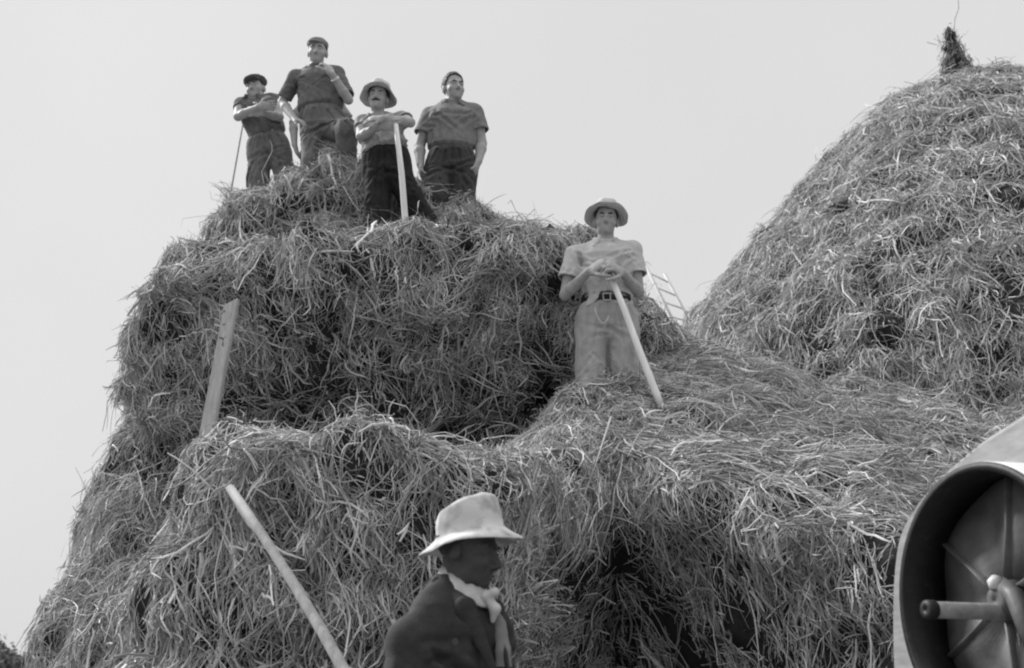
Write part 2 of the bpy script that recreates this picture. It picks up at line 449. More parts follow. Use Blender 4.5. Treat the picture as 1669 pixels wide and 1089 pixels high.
def strands(name, G, V, Q, count, lay, parent, length=0.16, width=0.0055, rise=0.032, zmin=0.9, seed=0, dens=None, dark=1.0, share=0.35, lift=0.0):
    F, lo, h = G; g = np.random.default_rng(seed)
    A, B, C, D = (V[Q[:, i]] for i in range(4))
    nrm = np.cross(C - A, D - B); area = 0.5 * np.linalg.norm(nrm, axis=1); nrm /= (2 * area[:, None] + 1e-12)
    cen = (A + B + C + D) / 4
    v = CAM - cen; dist = np.linalg.norm(v, axis=1); v /= dist[:, None]
    rel = cen - CAM; dep = rel[:, 1] * CA + rel[:, 2] * SA
    u = rel[:, 0] / dep; vv = (rel[:, 2] * CA - rel[:, 1] * SA) / dep
    wgt = area * (0.42 + 0.58 * np.clip(nrm[:, 2] * 1.5, 0, 1)) * ((nrm * v).sum(1) > -0.35) * (np.abs(u) < 0.60) * (np.abs(vv) < 0.36) * (cen[:, 2] > zmin)
    if dens is not None: wgt = wgt * dens(cen)
    wgt = wgt * np.clip(0.75 + 1.1 * N2(cen * 2.9 + 31) + 1.9 * N3(cen * 7.7 + 3), 0.10, 2.4)      # thin and thick places
    cdf = np.cumsum(wgt); cdf /= cdf[-1]
    # tufts: a third of the straws start close to one another and run the same way
    nt_ = count // 14
    fi = np.searchsorted(cdf, g.random(count)); fi = np.clip(fi, 0, len(Q) - 1)
    a, b = g.random((2, count, 1))
    p = (A[fi] * (1 - a) + B[fi] * a) * (1 - b) + (D[fi] * (1 - a) + C[fi] * a) * b
    tuft = g.random(count) < 0.45
    ti = g.integers(0, nt_, count); src = np.arange(nt_)
    p = np.where(tuft[:, None], p[src][ti] + g.normal(0, 0.045, (count, 3)), p)
    n = grad(F, lo, h, p)
    d0 = tri(F, lo, h, p)
    off = lift + g.normal(0.004, 0.026, count) + 0.035 * N2(p * 9)
    p = p - n * (d0 - off)[:, None]
    base, spread = lay(p, n)
    tn = g.normal(0, 1, (nt_, 1))
    ang = g.normal(0, 1, (count, 1)) * spread[:, None] + 0.9 * N3(p * 3.1)[:, None] * spread[:, None]
    ang = np.where(tuft[:, None], (tn[ti] * 0.9 + 0.28 * g.normal(0, 1, (count, 1))) * spread[:, None], ang)
    side = np.cross(n, base)
    t = base * np.cos(ang) + side * np.sin(ang)
    L = length * np.exp(g.normal(0, 0.62, count)); L = np.clip(L, 0.05, 0.60)
    K = 6; step = L / (K - 1)
    tgt = off + np.abs(g.normal(0, rise, count)) * (g.random(count) < share)
    bend = g.normal(0, 0.07, (count, 3)); pts = [p.copy()]
    for k in range(1, K):
        t = t + bend + g.normal(0, 0.17, (count, 3))
        kink = (g.random(count) < 0.14)[:, None]
        t = np.where(kink, t + g.normal(0, 0.9, (count, 3)), t)
        t[:, 2] -= 0.10
        t /= np.linalg.norm(t, axis=1, keepdims=True)
        p = p + t * step[:, None]
        dd = tri(F, lo, h, p); want = off + (tgt - off) * (k / (K - 1)) ** 1.5
        corr = np.clip(dd - want, -0.2, 0.2)
        n = grad(F, lo, h, p)
        p = p - n * (corr * np.where(corr < 0, 0.8, 0.45))[:, None]
        pts.append(p.copy())
    pts = np.stack(pts, 1)                                           # count, K, 3
    tan = np.gradient(pts, axis=1); tan /= np.linalg.norm(tan, axis=2, keepdims=True) + 1e-9
    rv = n * 0.8 + g.normal(0, 0.75, (count, 3))
    wv = np.cross(tan, rv[:, None, :]); wv /= np.linalg.norm(wv, axis=2, keepdims=True) + 1e-9
    wd = width * np.exp(g.normal(0, 0.4, count)) * 0.5
    taper = np.array([0.7, 1, 1, 0.95, 0.8, 0.35])
    ww = wv * (wd[:, None] * taper)[:, :, None]
    # a folded blade: two edges and a raised keel
    keel = np.cross(wv, tan) * (wd[:, None, None] * 0.7)
    VV = np.stack([pts - ww, pts + keel, pts + ww], 2).reshape(-1, 3)   # 3 per ring
    b0 = (np.arange(count) * K * 3)[:, None]
    r = (np.arange(K - 1) * 3)[None]
    q1 = (b0 + r).ravel(); 
    QQ = np.concatenate([np.stack([q1, q1 + 1, q1 + 4, q1 + 3], 1), np.stack([q1 + 1, q1 + 2, q1 + 5, q1 + 4], 1)])
    me = make_mesh(name, VV, QQ, smooth=False)
    tint = np.clip(np.exp(g.normal(0, 0.42, count)), 0.4, 2.0) * dark
    at = me.attributes.new("tint", 'FLOAT', 'POINT')
    at.data.foreach_set("value", np.repeat(tint, K * 3).astype(np.float32))
    o = link(name, me, M_straw, parent); o["kind"] = "stuff"
    return o

def lay_hang(spread_side=0.75, spread_top=1.3):
    def f(p, n):
        dn = np.array([0, 0, -1.0]) + n * n[:, 2:3]
        l = np.linalg.norm(dn, axis=1, keepdims=True)
        ra = N4(p * 0.9 + 3)[:, None] * 4
        ho = np.concatenate([np.cos(ra), np.sin(ra), np.zeros_like(ra)], 1); ho -= n * (ho * n).sum(1, keepdims=True)
        ho /= np.linalg.norm(ho, axis=1, keepdims=True) + 1e-9
        k = np.clip((l - 0.25) / 0.4, 0, 1)
        b = dn / (l + 1e-9) * k + ho * (1 - k); b /= np.linalg.norm(b, axis=1, keepdims=True) + 1e-9
        return b, (spread_side * k + spread_top * (1 - k))[:, 0]
    return f
def lay_front(p, n):
    b, s = lay_hang(0.54, 1.2)(p, n)
    k = np.clip((p[:, 0] - 0.45) / 0.4, 0, 1) * np.clip((n[:, 2] - 0.45) / 0.25, 0, 1)
    hx = np.tile([1.0, 0, 0], (len(p), 1)); hx -= n * (hx * n).sum(1, keepdims=True)
    hx /= np.linalg.norm(hx, axis=1, keepdims=True)
    m = (k > 0.5)[:, None]
    return np.where(m, hx, b), np.where(m[:, 0], 0.42, s)

HS = 0.042
STACKS = {}
def dens_front(c):  # strands thinned in the cavity so the shade-coloured core shows
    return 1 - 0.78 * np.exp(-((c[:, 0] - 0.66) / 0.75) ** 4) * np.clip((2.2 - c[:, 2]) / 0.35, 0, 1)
def dens_rear(c):  # fewer strands in the rear hollow, baring the core that paints its shade
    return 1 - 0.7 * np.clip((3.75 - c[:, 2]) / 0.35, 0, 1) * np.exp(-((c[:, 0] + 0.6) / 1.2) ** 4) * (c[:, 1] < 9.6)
def stack(key, fn, lo, hi, label, count, lay, seed, **kw):
    F, l = grid_field(fn, lo, hi, HS)
    V, Q = largest(*nets(F, l, HS))
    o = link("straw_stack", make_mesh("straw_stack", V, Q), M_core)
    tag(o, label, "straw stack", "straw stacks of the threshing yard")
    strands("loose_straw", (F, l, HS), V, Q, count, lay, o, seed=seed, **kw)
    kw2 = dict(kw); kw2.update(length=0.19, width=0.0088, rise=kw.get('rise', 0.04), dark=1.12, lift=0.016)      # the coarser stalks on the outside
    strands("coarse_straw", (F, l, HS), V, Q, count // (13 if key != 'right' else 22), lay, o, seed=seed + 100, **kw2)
    STACKS[key] = (F, l, HS, V, Q, o)
    return o
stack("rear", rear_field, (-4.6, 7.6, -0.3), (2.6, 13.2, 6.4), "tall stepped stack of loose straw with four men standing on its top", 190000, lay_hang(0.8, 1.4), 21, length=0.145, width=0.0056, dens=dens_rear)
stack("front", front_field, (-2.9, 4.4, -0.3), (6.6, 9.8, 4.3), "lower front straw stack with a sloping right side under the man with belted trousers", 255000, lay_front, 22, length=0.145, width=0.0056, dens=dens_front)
stack("right", right_field, (0.9, 8.0, -0.3), (9.9, 17.2, 9.0), "tall rounded straw stack with a dark tuft on its peak", 215000, lay_hang(0.7, 1.1), 23, length=0.15, width=0.0058, rise=0.02)
print("stacks", time.time() - T0)

# ------------------------------------------------------------------ ground
gr = link("ground", make_mesh("ground", [(-1500, -1500, 0), (1500, -1500, 0), (1500, 1500, 0), (-1500, 1500, 0)], [[0, 1, 2, 3]], False), M_ground)
gr["kind"] = "structure"

# ------------------------------------------------------------------ people
def head_axes(yaw, pitch, roll):
    y, p, r = map(math.radians, (yaw, pitch, roll))
    f = np.array([math.sin(y) * math.cos(p), -math.cos(y) * math.cos(p), -math.sin(p)])
    u = np.array([math.sin(y) * math.sin(p), -math.cos(y) * math.sin(p), math.cos(p)])
    s = np.cross(f, u)
    u2 = u * math.cos(r) - s * math.sin(r); s2 = np.cross(f, u2)
    return f, u2, s2                                     # face direction, up, side

class Man:
    def __init__(m, Y, sc=1.0, h=0.006):
        m.Y, m.sc, m.h = Y, sc, h
    def p(m, q):
        return P(q[0], q[1], m.Y + (q[2] if len(q) > 2 else 0.0))
    def setup(m, lo, hi):
        m.lo, m.hi = np.asarray(lo), np.asarray(hi)
    def field(m, lo=None, hi=None, h=None):
        return Field(m.lo if lo is None else lo, m.hi if hi is None else hi, h or m.h)

def add_head(F, eye, ax, s, open_mouth=False):
    f, u, r = ax
    c = eye - f * 0.080 * s
    R = np.stack([r, f, u], 1)
    L = lambda x, y, z: c + (r * x + f * y + u * z) * s
    E = lambda q, rad, k=0.015, op='add': F.ell(L(*q), np.array(rad) * s, R, k, op)
    E((0, -0.015, 0.036), (0.076, 0.098, 0.086))
    E((0, 0.030, -0.030), (0.063, 0.066, 0.086), 0.03)
    E((0, 0.034, -0.076), (0.052, 0.052, 0.040), 0.02)
    E((0, 0.072, -0.098), (0.020, 0.018, 0.017), 0.02)
    for q in (-1, 1):
        E((q * 0.042, 0.060, -0.036), (0.024, 0.026, 0.024), 0.02)
        E((q * 0.031, 0.104, -0.002), (0.021, 0.020, 0.014), 0.012, 'sub')
        E((q * 0.031, 0.076, -0.002), (0.013, 0.012, 0.0115), 0.004)
        E((q * 0.076, -0.012, -0.014), (0.013, 0.021, 0.033), 0.005)
        F.cone(L(q * 0.010, 0.088, 0.020), L(q * 0.048, 0.074, 0.018), 0.011 * s, 0.010 * s, 0.012)
        E((q * 0.012, 0.098, -0.044), (0.009, 0.011, 0.008), 0.006)
    F.cone(L(0, 0.088, 0.010), L(0, 0.112, -0.036), 0.008 * s, 0.0125 * s, 0.010)
    F.cone(L(-0.022, 0.083, -0.064), L(0.022, 0.083, -0.064), 0.007 * s, 0.007 * s, 0.008)
    F.cone(L(-0.018, 0.082, -0.076), L(0.018, 0.082, -0.076), 0.007 * s, 0.007 * s, 0.008)
    F.cone(L(-0.024, 0.096, -0.070), L(0.024, 0.096, -0.070), 0.006 * s, 0.006 * s, 0.004, 'sub')
    return c, L, R

def add_hand(F, wrist, d, n, s=1.0, curl=0.5, thumb=1, k=0.007, fan=0.06, tcurl=0.6):
    """palm, four unequal bent fingers, thumb from the side of the palm"""
    d = unit(d); n = unit(n - d * (n @ d)); w = np.cross(d, n) * thumb
    R = np.stack([d, w, n], 1)
    F.ell(wrist + d * 0.050 * s, np.array([0.056, 0.041, 0.018]) * s, R, 0.02)
    F.ell(wrist + d * 0.030 * s + w * 0.022 * s + n * 0.008 * s, np.array([0.034, 0.018, 0.016]) * s, R, 0.012)
    for i, ln in enumerate((0.072, 0.082, 0.076, 0.058)):
        a = wrist + (d * (0.088 - 0.004 * abs(i - 1)) + w * (0.031 - 0.0205 * i)) * s
        dd = unit(d + w * (fan * (1.4 - i)))
        cc = curl * (1 + 0.12 * i)
        for j, fr in enumerate((0.45, 0.32, 0.23)):
            th = cc * (j + 0.6)
            e = dd * math.cos(th) + n * math.sin(th)
            b = a + e * ln * fr * s
            F.cone(a, b, (0.0098 - 0.0009 * j) * s, (0.0090 - 0.0009 * j) * s, k)
            a = b
    a = wrist + (d * 0.026 + w * 0.034 + n * 0.006) * s
    for j, ln in enumerate((0.040, 0.034, 0.026)):
        th = tcurl * j
        e = unit(w * math.cos(0.75 + th * 0.5) + d * math.sin(0.75 + th * 0.5) + n * 0.45 * (j + 0.5) * tcurl)
        b = a + e * ln * s
        F.cone(a, b, (0.0125 - 0.0015 * j) * s, (0.0115 - 0.0015 * j) * s, k)
        a = b

def folds(amp=0.008, f=9.0, st=(1, 1, 0.5), off=0):
    st = np.array(st)
    def fn(p):
        a = N1(p * st * f + off); b = N2(p * st * f * 2.3 + off)
        return amp * (1 - 2.2 * np.abs(a)) + amp * 0.45 * b
    return fn

def creases(J, amp):
    """drag folds that run from each armpit and from the waist across the cloth"""
    g = np.random.default_rng(J.get('seed', 0) + 77); L = []
    w, n = J['waist'], J['neck']
    for q in 'LR':
        arm = J['sh' + q] * 0.80 + J['waist'] * 0.20
        for i in range(4):
            t = w * g.uniform(0.2, 0.9) + n * 0.0; t = w + (n - w) * g.uniform(0.05, 0.7) + (J['sh' + ('R' if q == 'L' else 'L')] - J['sh' + q]) * g.uniform(-0.25, 0.35)
            L.append((arm + g.normal(0, 0.02, 3), t, g.uniform(0.010, 0.018)))
        for i in range(3):
            a = J['sh' + q] + (J['el' + q] - J['sh' + q]) * g.uniform(0.1, 0.7)
            L.append((a + g.normal(0, 0.03, 3), a + g.normal(0, 0.07, 3), 0.012))
    for i in range(6):
        a = w + (J['shR'] - J['shL']) * g.uniform(-0.5, 0.5) - J['facing'] * 0
        L.append((a, a + (n - w) * g.uniform(0.2, 0.45) + (J['shR'] - J['shL']) * g.uniform(-0.15, 0.15), g.uniform(0.010, 0.016)))
    f = J['facing']
    def fn(p):
        o = np.zeros(len(p), np.float32)
        for a, b, r in L:
            ab = b - a; ab = ab - f * (ab @ f); q = p - a; z = (q @ f)[:, None] * f; q = q - z
            t = np.clip((q @ ab) / (ab @ ab + 1e-9), 0, 1)
            d = np.linalg.norm(q - t[:, None] * ab, axis=1)
            o += amp * np.exp(-(d / r) ** 2) * (1 - 0.7 * t) - amp * 0.6 * np.exp(-((d - 2.0 * r) / r) ** 2) * (1 - 0.7 * t)
        return np.clip(o, -amp * 1.3, amp * 1.3)
    return fn

def leg_creases(J, amp):
    """folds that fan from the crotch, break at the knees and run down the legs"""
    g = np.random.default_rng(J.get('seed', 0) + 177); L = []
    cr = (J['legL'] + J['legR']) / 2; w = J['waist']
    for q in 'LR':
        out = J['leg' + q] - cr; leg, kn, ft = J['leg' + q], J['knee' + q], J['foot' + q]
        for i in range(5):
            L.append((cr + g.normal(0, 0.015, 3), leg + out * g.uniform(0.3, 1.2) + (kn - leg) * g.uniform(-0.25, 0.6), g.uniform(0.010, 0.017)))
        for i in range(5):
            a = kn + (leg - kn) * g.uniform(-0.5, 0.6) + out * g.uniform(-0.9, 0.9)
            L.append((a, a + (ft - kn) * g.uniform(0.15, 0.5) + out * g.uniform(-0.9, 0.9), g.uniform(0.010, 0.016)))
        L.append((leg + (w - leg) * 0.7 + out * 0.25, leg + (kn - leg) * 1.0 + out * 0.1, 0.010))
        a = w * 0.85 + leg * 0.15 + out * 1.1; L.append((a, a + (kn - leg) * 0.4 + out * 0.35, 0.009))
    L.append((w, cr, 0.009))
    f = J['facing']
    def fn(p):
        o = np.zeros(len(p), np.float32)
        for a, b, r in L:
            ab = b - a; ab = ab - f * (ab @ f); q = p - a; q = q - (q @ f)[:, None] * f
            t = np.clip((q @ ab) / (ab @ ab + 1e-9), 0, 1)
            d = np.linalg.norm(q - t[:, None] * ab, axis=1)
            o += (amp * np.exp(-(d / r) ** 2) - amp * 0.6 * np.exp(-((d - 2.0 * r) / r) ** 2)) * (1 - 0.7 * t)
        return np.clip(o, -amp * 1.3, amp * 1.3)
    return fn

def tilt(ax, deg):
    """lean a head frame back by deg"""
    f, u, r = ax; a = math.radians(deg)
    return unit(f * math.cos(a) + u * math.sin(a)), unit(u * math.cos(a) - f * math.sin(a)), r

def felt_hat(parent, c, ax, s, mat, R=0.088, H=0.115, brim=0.155, droop=0.010, front_up=0.0, side_up=0.0, dent=0.025, pinch=0.0, n=56, boxy=0, sag=0.0, long=1.14):
    """hat with a dented crown and a brim of its own curl; c = middle of the head opening"""
    f, u, r = ax
    prof = [(R * 1.0, -0.004), (R * 1.20, -0.008), (brim * 0.82, -0.012), (brim, -0.016), (brim + 0.001, -0.012), (brim * 0.84, -0.006), (R * 1.18, -0.001),
            (R * 1.035, 0.006), (R * 1.02, 0.03), (R * 0.985, H * 0.55), (R * 0.93, H * 0.82), (R * 0.82, H * 0.97), (R * 0.62, H), (R * 0.35, H * 0.97), (0.004, H * 0.96),
            (0.004, H * 0.93), (R * 0.33, H * 0.94), (R * 0.6, H * 0.965), (R * 0.79, H * 0.94), (R * 0.90, H * 0.8), (R * 0.955, H * 0.5), (R * 0.985, 0.02)]
    if boxy:
        prof[9:15] = [(R * 0.99, H * 0.55), (R * 0.955, H * 0.88), (R * 0.90, H * 0.99), (R * 0.70, H * 1.02), (R * 0.35, H * 0.97), (0.004, H * 0.95)]
        prof[15:21] = [(0.004, H * 0.92), (R * 0.33, H * 0.94), (R * 0.68, H * 0.99), (R * 0.86, H * 0.96), (R * 0.92, H * 0.85), (R * 0.955, H * 0.5)]
    def mod(x, y, z, a, i):
        rr = np.sqrt(x * x + y * y); k = np.clip((rr - R) / (brim - R), 0, 1)
        y2 = y * long
        if i <= 7:
            z = z - droop * k ** 1.3 + front_up * k * np.sin(a) + side_up * k * np.abs(np.cos(a)) ** 2 + 0.004 * k * np.sin(3 * a + 1)
        if i >= 9:
            t = np.clip((z - H * 0.5) / (H * 0.5), 0, 1)
            z = z - dent * np.exp(-(x / (R * 0.28)) ** 2) * t * (0.6 + 0.4 * np.cos(a * 2))
            z = z - sag * t * (y2 / R) 
            x = x * (1 - pinch * t * np.clip(y2 / R, 0, 1))
            z = z + 0.004 * np.sin(2 * a + 0.7) * t
        return x, y2, z
    return revolve("hat", [(a * s, b * s) for a, b in prof], n, lambda x, y, z, a, i: tuple(q * s for q in mod(x / s, y / s, z / s, a, i)), (c, r, f, u), mat, parent, rumple=0.0075 * s)

def dress(m, J):
    """body, shirt and trousers from the joints J (world points) and widths; returns the body object"""
    s = m.sc; f = J['facing']                            # facing: unit vector of the chest
    fl = (f, J.get('depth', 0.66))
    pts = np.array([v for v in (J['neck'], J['shL'], J['shR'], J['elL'], J['elR'], J['wrL'], J['wrR'], J['waist'], J['hip'], J['footL'], J['footR'], J['kneeL'], J['kneeR'], J['eye'])])
    m.setup(pts.min(0) - 0.26, pts.max(0) + 0.26)
    cw, ww, hw = J['chest_w'], J['waist_w'], J['hip_w']   # half widths in metres
    mid = (J['shL'] + J['shR']) / 2
    chest = J['waist'] * 0.32 + mid * 0.68 + f * J.get('chest_out', 0.0)
    F = m.field()
    # ---- skin: one continuous body
    dp = J.get('depth', 0.64); nk = J['neck']
    def torso(T, g, hem=None, blouse=1.0, flare=1.0, k=0.03):
        b = J.get('belly', 0.0)
        st = [(-0.42, hw * 0.78 * g, hw * 0.46 * g, 0, 0), (-0.2, hw * 0.80 * g, hw * 0.55 * g, 0, 0)] if hem is None else [(hem, ww * flare * g, ww * flare * (0.60 if J.get('tucked', True) else 0.76) * g, 0, b)]
        if J.get('tucked', True) and hem is not None:
            st += [(-0.06, ww * 0.84 * g, ww * 0.62 * g, 0, b), (0.07, ww * 1.08 * blouse * g, ww * 0.83 * blouse * g, 0, b)]
        else:
            st += [(0.0, ww * blouse * g, ww * 0.76 * blouse * g, 0, b)]
        st += [ (0.30, (ww * 0.55 + cw * 0.45) * g * (0.5 + 0.5 * blouse), ww * 0.76 * g * blouse, 0, b * 1.2), (0.60, cw * 0.97 * g, cw * dp * g, 0, 0.005),
               (0.76, cw * g, cw * dp * 0.98 * g, 0, 0.0), (0.88, cw * 0.90 * g, cw * dp * 0.84 * g, 0, -0.012), (0.97, cw * 0.66 * g, cw * dp * 0.66 * g, 0, -0.02), (1.08, 0.070 * s, 0.066 * s, 0, -0.02)]
        T.loft(J['waist'], nk, st, f, k)
    torso(F, 0.87)
    F.cone(J['shL'], J['shR'], 0.042 * s, 0.042 * s, 0.05)
    c, L, R = add_head(F, J['eye'], J['head'], s * J.get('head_s', 1.0))
    F.cone(L(0, -0.024, -0.060), J['neck'] - f * 0.015, 0.052 * s, 0.060 * s, 0.025)
    for q in 'LR':
        F.cone(J['neck'] - f * 0.02, J['sh' + q], 0.034 * s, 0.040 * s, 0.04)
        ar = J.get('arm', 1.0) * s
        e = J['el' + q]; sh = J['sh' + q]; wr = J['wr' + q]
        F.chain([sh, sh * 0.5 + e * 0.5, e], [0.048 * ar, 0.045 * ar, 0.037 * ar], 0.02)
        F.chain([e, e * 0.7 + wr * 0.3, wr], [0.037 * ar, 0.040 * ar, 0.027 * ar], 0.015)
        hd = J.get('hand' + q)
        if hd: add_hand(F, wr, hd['d'], hd['n'], s * hd.get('s', 1.05), hd.get('curl', 0.5), hd.get('thumb', 1), tcurl=hd.get('tcurl', 0.6))
        F.chain([J['leg' + q], J['knee' + q], J['foot' + q]], [0.070 * s, 0.052 * s, 0.042 * s], 0.03)
        F.ell(J['foot' + q] + f * 0.06, (0.05, 0.13, 0.04), None, 0.03)
    o = link("person", F.mesh("person"), J['skin'])
    # ---- shirt
    ps = np.array([J['neck'], J['shL'], J['shR'], J['elL'], J['elR'], J['waist'], J['hip'], J['wrL'], J['wrR']])
    S = m.field(ps.min(0) - 0.24, ps.max(0) + 0.16)
    torso(S, 1.0, -J.get('tuck', 0.25), J.get('blouse', 1.02), J.get('flare', 1.0))
    for q in 'LR':
        S.ell(J['sh' + q] - np.array([0, 0, 0.012]), np.array([0.062, 0.064, 0.060]) * s * J.get('pad', 1.0), None, 0.05)
    sf = J.get('sleeve', 0.75)
    SL = []
    sr = J.get('sleeve_r', 0.072) * s
    for q in 'LR':
        S.cone(J['neck'] - f * 0.025, J['sh' + q], 0.056 * s, 0.056 * s, 0.04)
        sh, e, wr = J['sh' + q], J['el' + q], J['wr' + q]
        G = m.field(ps.min(0) - 0.24, ps.max(0) + 0.16)
        if sf <= 1:
            end = sh + (e - sh) * sf; d = unit(e - sh)
            G.chain([sh, end + d * 0.05], [0.064 * s, sr * 1.03], 0.04); ri = 0.80
        else:
            end = e + (wr - e) * (sf - 1); d = unit(wr - e)
            G.chain([sh, e, end + d * 0.04], [0.066 * s, sr * 0.95, sr * 0.70], 0.03); ri = 0.60
        G.near(folds(0.0045, 11.0, (1, 1, 1), J.get('seed', 0) + 2))
        G.near(creases(J, 0.004))
        G.cut(lambda p: np.where(np.linalg.norm(p - end, axis=-1) < 0.2, (p - end) @ d, -1))
        G.cone(end - d * 0.03, end + d * 0.06, sr * ri, sr * ri, 0.006, 'sub')
        SL.append(G)
    S.near(folds(J.get('fold', 0.009), J.get('fold_f', 9.0), J.get('fold_st', (1, 1, 0.6)), J.get('seed', 0)))
    S.near(creases(J, J.get('crease', 0.007)))
    for G in SL:
        t_ = np.clip(0.5 + 0.5 * (S.F - G.F) / 0.025, 0, 1)
        S.F = S.F * (1 - t_) + G.F * t_ - 0.025 * t_ * (1 - t_)
    if 'hem' in J:
        hz, rise, side = J['hem']; sx = np.cross(f, [0, 0, 1.0])
        wx = J['waist']
        S.loft(J['waist'], J['neck'], [(-0.6, ww * 1.02, ww * 0.80, 0, 0), (0.06, ww * 1.02, ww * 0.80, 0, 0), (0.12, ww * 0.9, ww * 0.70, 0, 0)], f, 0.006, 'sub')
        S.cut(lambda p: np.where(p[..., 2] < wx[2] + 0.2, (wx[2] + hz + rise * np.exp(-(((p - wx) @ sx - side) / 0.085) ** 2) * (((p - wx) @ f) > 0)) - p[..., 2], -1))
    nk = J['neck']
    S.cone(nk - f * 0.02 + np.array([0, 0, -0.01]), nk - f * 0.015 + np.array([0, 0, 0.12]), 0.052 * s, 0.064 * s, 0.012, 'sub')
    vd = J.get('vneck', 0.10)
    if vd > 0:
        S.cone(nk + f * (cw * fl[1] * 0.80), nk + f * (cw * fl[1] * 1.05) + np.array([0, 0, -vd]), 0.045 * s, 0.010, 0.01, 'sub')
    if J.get('collar', True):
        up = np.array([0, 0, 1.0]); sd = np.cross(f, up)
        for q in (-1, 1):
            a = nk - f * 0.082 * s + up * 0.050
            b = nk + sd * q * 0.074 * s + up * 0.034 - f * 0.01
            g = nk + sd * q * 0.052 * s + f * 0.078 * s - up * 0.004
            h = nk + sd * q * 0.088 * s + f * 0.092 * s - up * 0.048
            S.chain([a, b, g], [0.015, 0.016, 0.014], 0.004)
            S.chain([b - up * 0.02 + sd * q * 0.012, h], [0.018, 0.007], 0.004, (unit(f + up * 0.7), 0.6))
            S.chain([g - up * 0.006, h], [0.014, 0.007], 0.004, (unit(f + up * 0.7), 0.6))
    so = link("shirt", S.mesh("shirt"), J['shirt'], o)
    # ---- trousers
    pt = np.array([J['waist'], J['hip'], J['kneeL'], J['kneeR'], J['footL'], J['footR'], J['legL'], J['legR']])
    T = m.field(pt.min(0) - 0.24, pt.max(0) + 0.24)
    wtop = J['waist'] + (J['waist'] - J['hip']) * J.get('rise', 0.0)
    lm = (J['legL'] + J['legR']) / 2; tw = ww * J.get('tw', 1.02)
    T.loft(wtop, lm, [(-0.12, tw * 0.98, tw * 0.76, 0, 0), (0.0, tw, tw * 0.76, 0, 0), (0.22, tw * 0.5 + hw * 0.52, (tw + hw) * 0.39, 0, 0), (0.5, hw, hw * 0.66, 0, 0), (0.80, hw * 0.96, J.get('legs_r', (0.105,))[0] * s * 0.98, 0, 0), (1.0, hw * 0.85, J.get('legs_r', (0.105,))[0] * s * 0.72, 0, 0), (1.3, hw * 0.60, 0.03, 0, 0)], f, 0.06)
    for q in 'LR':
        T.cone(J['leg' + q] * 0.55 + J['waist'] * 0.45 + (J['leg' + q] - lm) * 0.30, J['leg' + q], J.get('legs_r', (0.105,))[0] * s * 0.92, J.get('legs_r', (0.105,))[0] * s, 0.06)
    wl = J.get('legs_r', (0.105, 0.088, 0.080))
    for q in 'LR':
        T.chain([J['leg' + q], J['knee' + q], J['foot' + q]], [wl[0] * s, wl[1] * s, wl[2] * s], J.get('leg_k', 0.025))
    T.near(folds(J.get('tfold', 0.010), J.get('tfold_f', 6.5), (1, 1, 0.35), J.get('seed', 0) + 4))
    T.near(leg_creases(J, J.get('tcrease', 0.010)))
    to = unit(J['waist'] - J['hip'])
    T.cut(lambda p: (p - wtop) @ to - 0.004)
    tr = link("trousers", T.mesh("trousers"), J['trousers'], o)
    return o, c, L, R, so, tr, chest

def brows(o, L, s, mat=None, tache=False, eyes=True):
    for q in (-1, 1):
        pts = [L(q * 0.012, 0.097, 0.016), L(q * 0.030, 0.094, 0.022), L(q * 0.050, 0.078, 0.017)]
        rod("eyebrow", pts, [0.004 * s, 0.006 * s, 0.003 * s], mat or M_hair, o, 8)
        if eyes:
            e = L(q * 0.031, 0.0785, -0.002); E = Field(e - 0.02, e + 0.02, 0.003); E.ell(e, (0.0095 * s, 0.0105 * s, 0.0062 * s), None, 0.002)
            link("eye", E.mesh("eye"), M_eye, o)
    if tache:
        pts = [L(-0.034, 0.082, -0.062), L(-0.018, 0.094, -0.056), L(0, 0.099, -0.053), L(0.018, 0.094, -0.056), L(0.034, 0.082, -0.062)]
        rod("moustache", pts, [0.004 * s, 0.009 * s, 0.010 * s, 0.009 * s, 0.004 * s], M_hair, o, 10)

def hair_cap(o, c, L, R, s, mat, line=0.055, top=None, thick=0.009, name="hair"):
    lo = c - 0.16 * s; hi = c + 0.18 * s
    F = Field(lo, hi, 0.005)
    F.ell(L(0, -0.017, 0.040), np.array([0.077 + thick * 0.5, 0.098 + thick * 0.9, 0.086 + thick]) * s, R, 0.01)
    Rm = np.asarray(R)
    def cut(p):
        q = (p - c) @ Rm / s
        x, y, z = q[..., 0], q[..., 1], q[..., 2]
        side = np.clip((np.abs(x) - 0.045) / 0.03, 0, 1)
        front = line - 0.022 * side + 0.004 * np.sin(x * 90)
        lim = np.where(y > 0.045, front, np.interp(y, [-0.06, -0.03, -0.012, 0.0, 0.02, 0.03, 0.05], [-0.05, -0.015, 0.012, 0.018, 0.0, 0.02, 0.05]))
        d = (np.minimum(lim, front) - z)
        if top is not None: d = np.maximum(d, z - top)
        return d * s * 0.8
    F.cut(cut)
    F.near(lambda p: 0.0028 * N2(p * 60))
    return link(name, F.mesh(name), mat, o)

def flat_cap(o, c, L, R, s, mat, tilt=0.0, peak=0.06):
    lo = c - 0.22 * s; hi = c + 0.24 * s
    F = Field(lo, hi, 0.005)
    F.ell(L(0, -0.010, 0.082), np.array([0.104, 0.128, 0.040]) * s, R, 0.02)
    F.ell(L(0, 0.0, 0.062), np.array([0.086, 0.105, 0.028]) * s, R, 0.02)
    F.ell(L(0, 0.105, 0.052), np.array([0.066, peak, 0.009]) * s, R, 0.012)
    F.ell(L(0, -0.015, 0.020), np.array([0.079, 0.100, 0.062]) * s, R, 0.006, 'sub')
    F.near(folds(0.004, 18, (1, 1, 1)))
    return link("cap", F.mesh("cap"), mat, o)

def px(m, y, n):
    """pixels -> metres for this man at photo row y"""
    q = P(834.5, y, m.Y); return n * ((q[1]) * CA + (q[2] - CAM[2]) * SA) / FPX

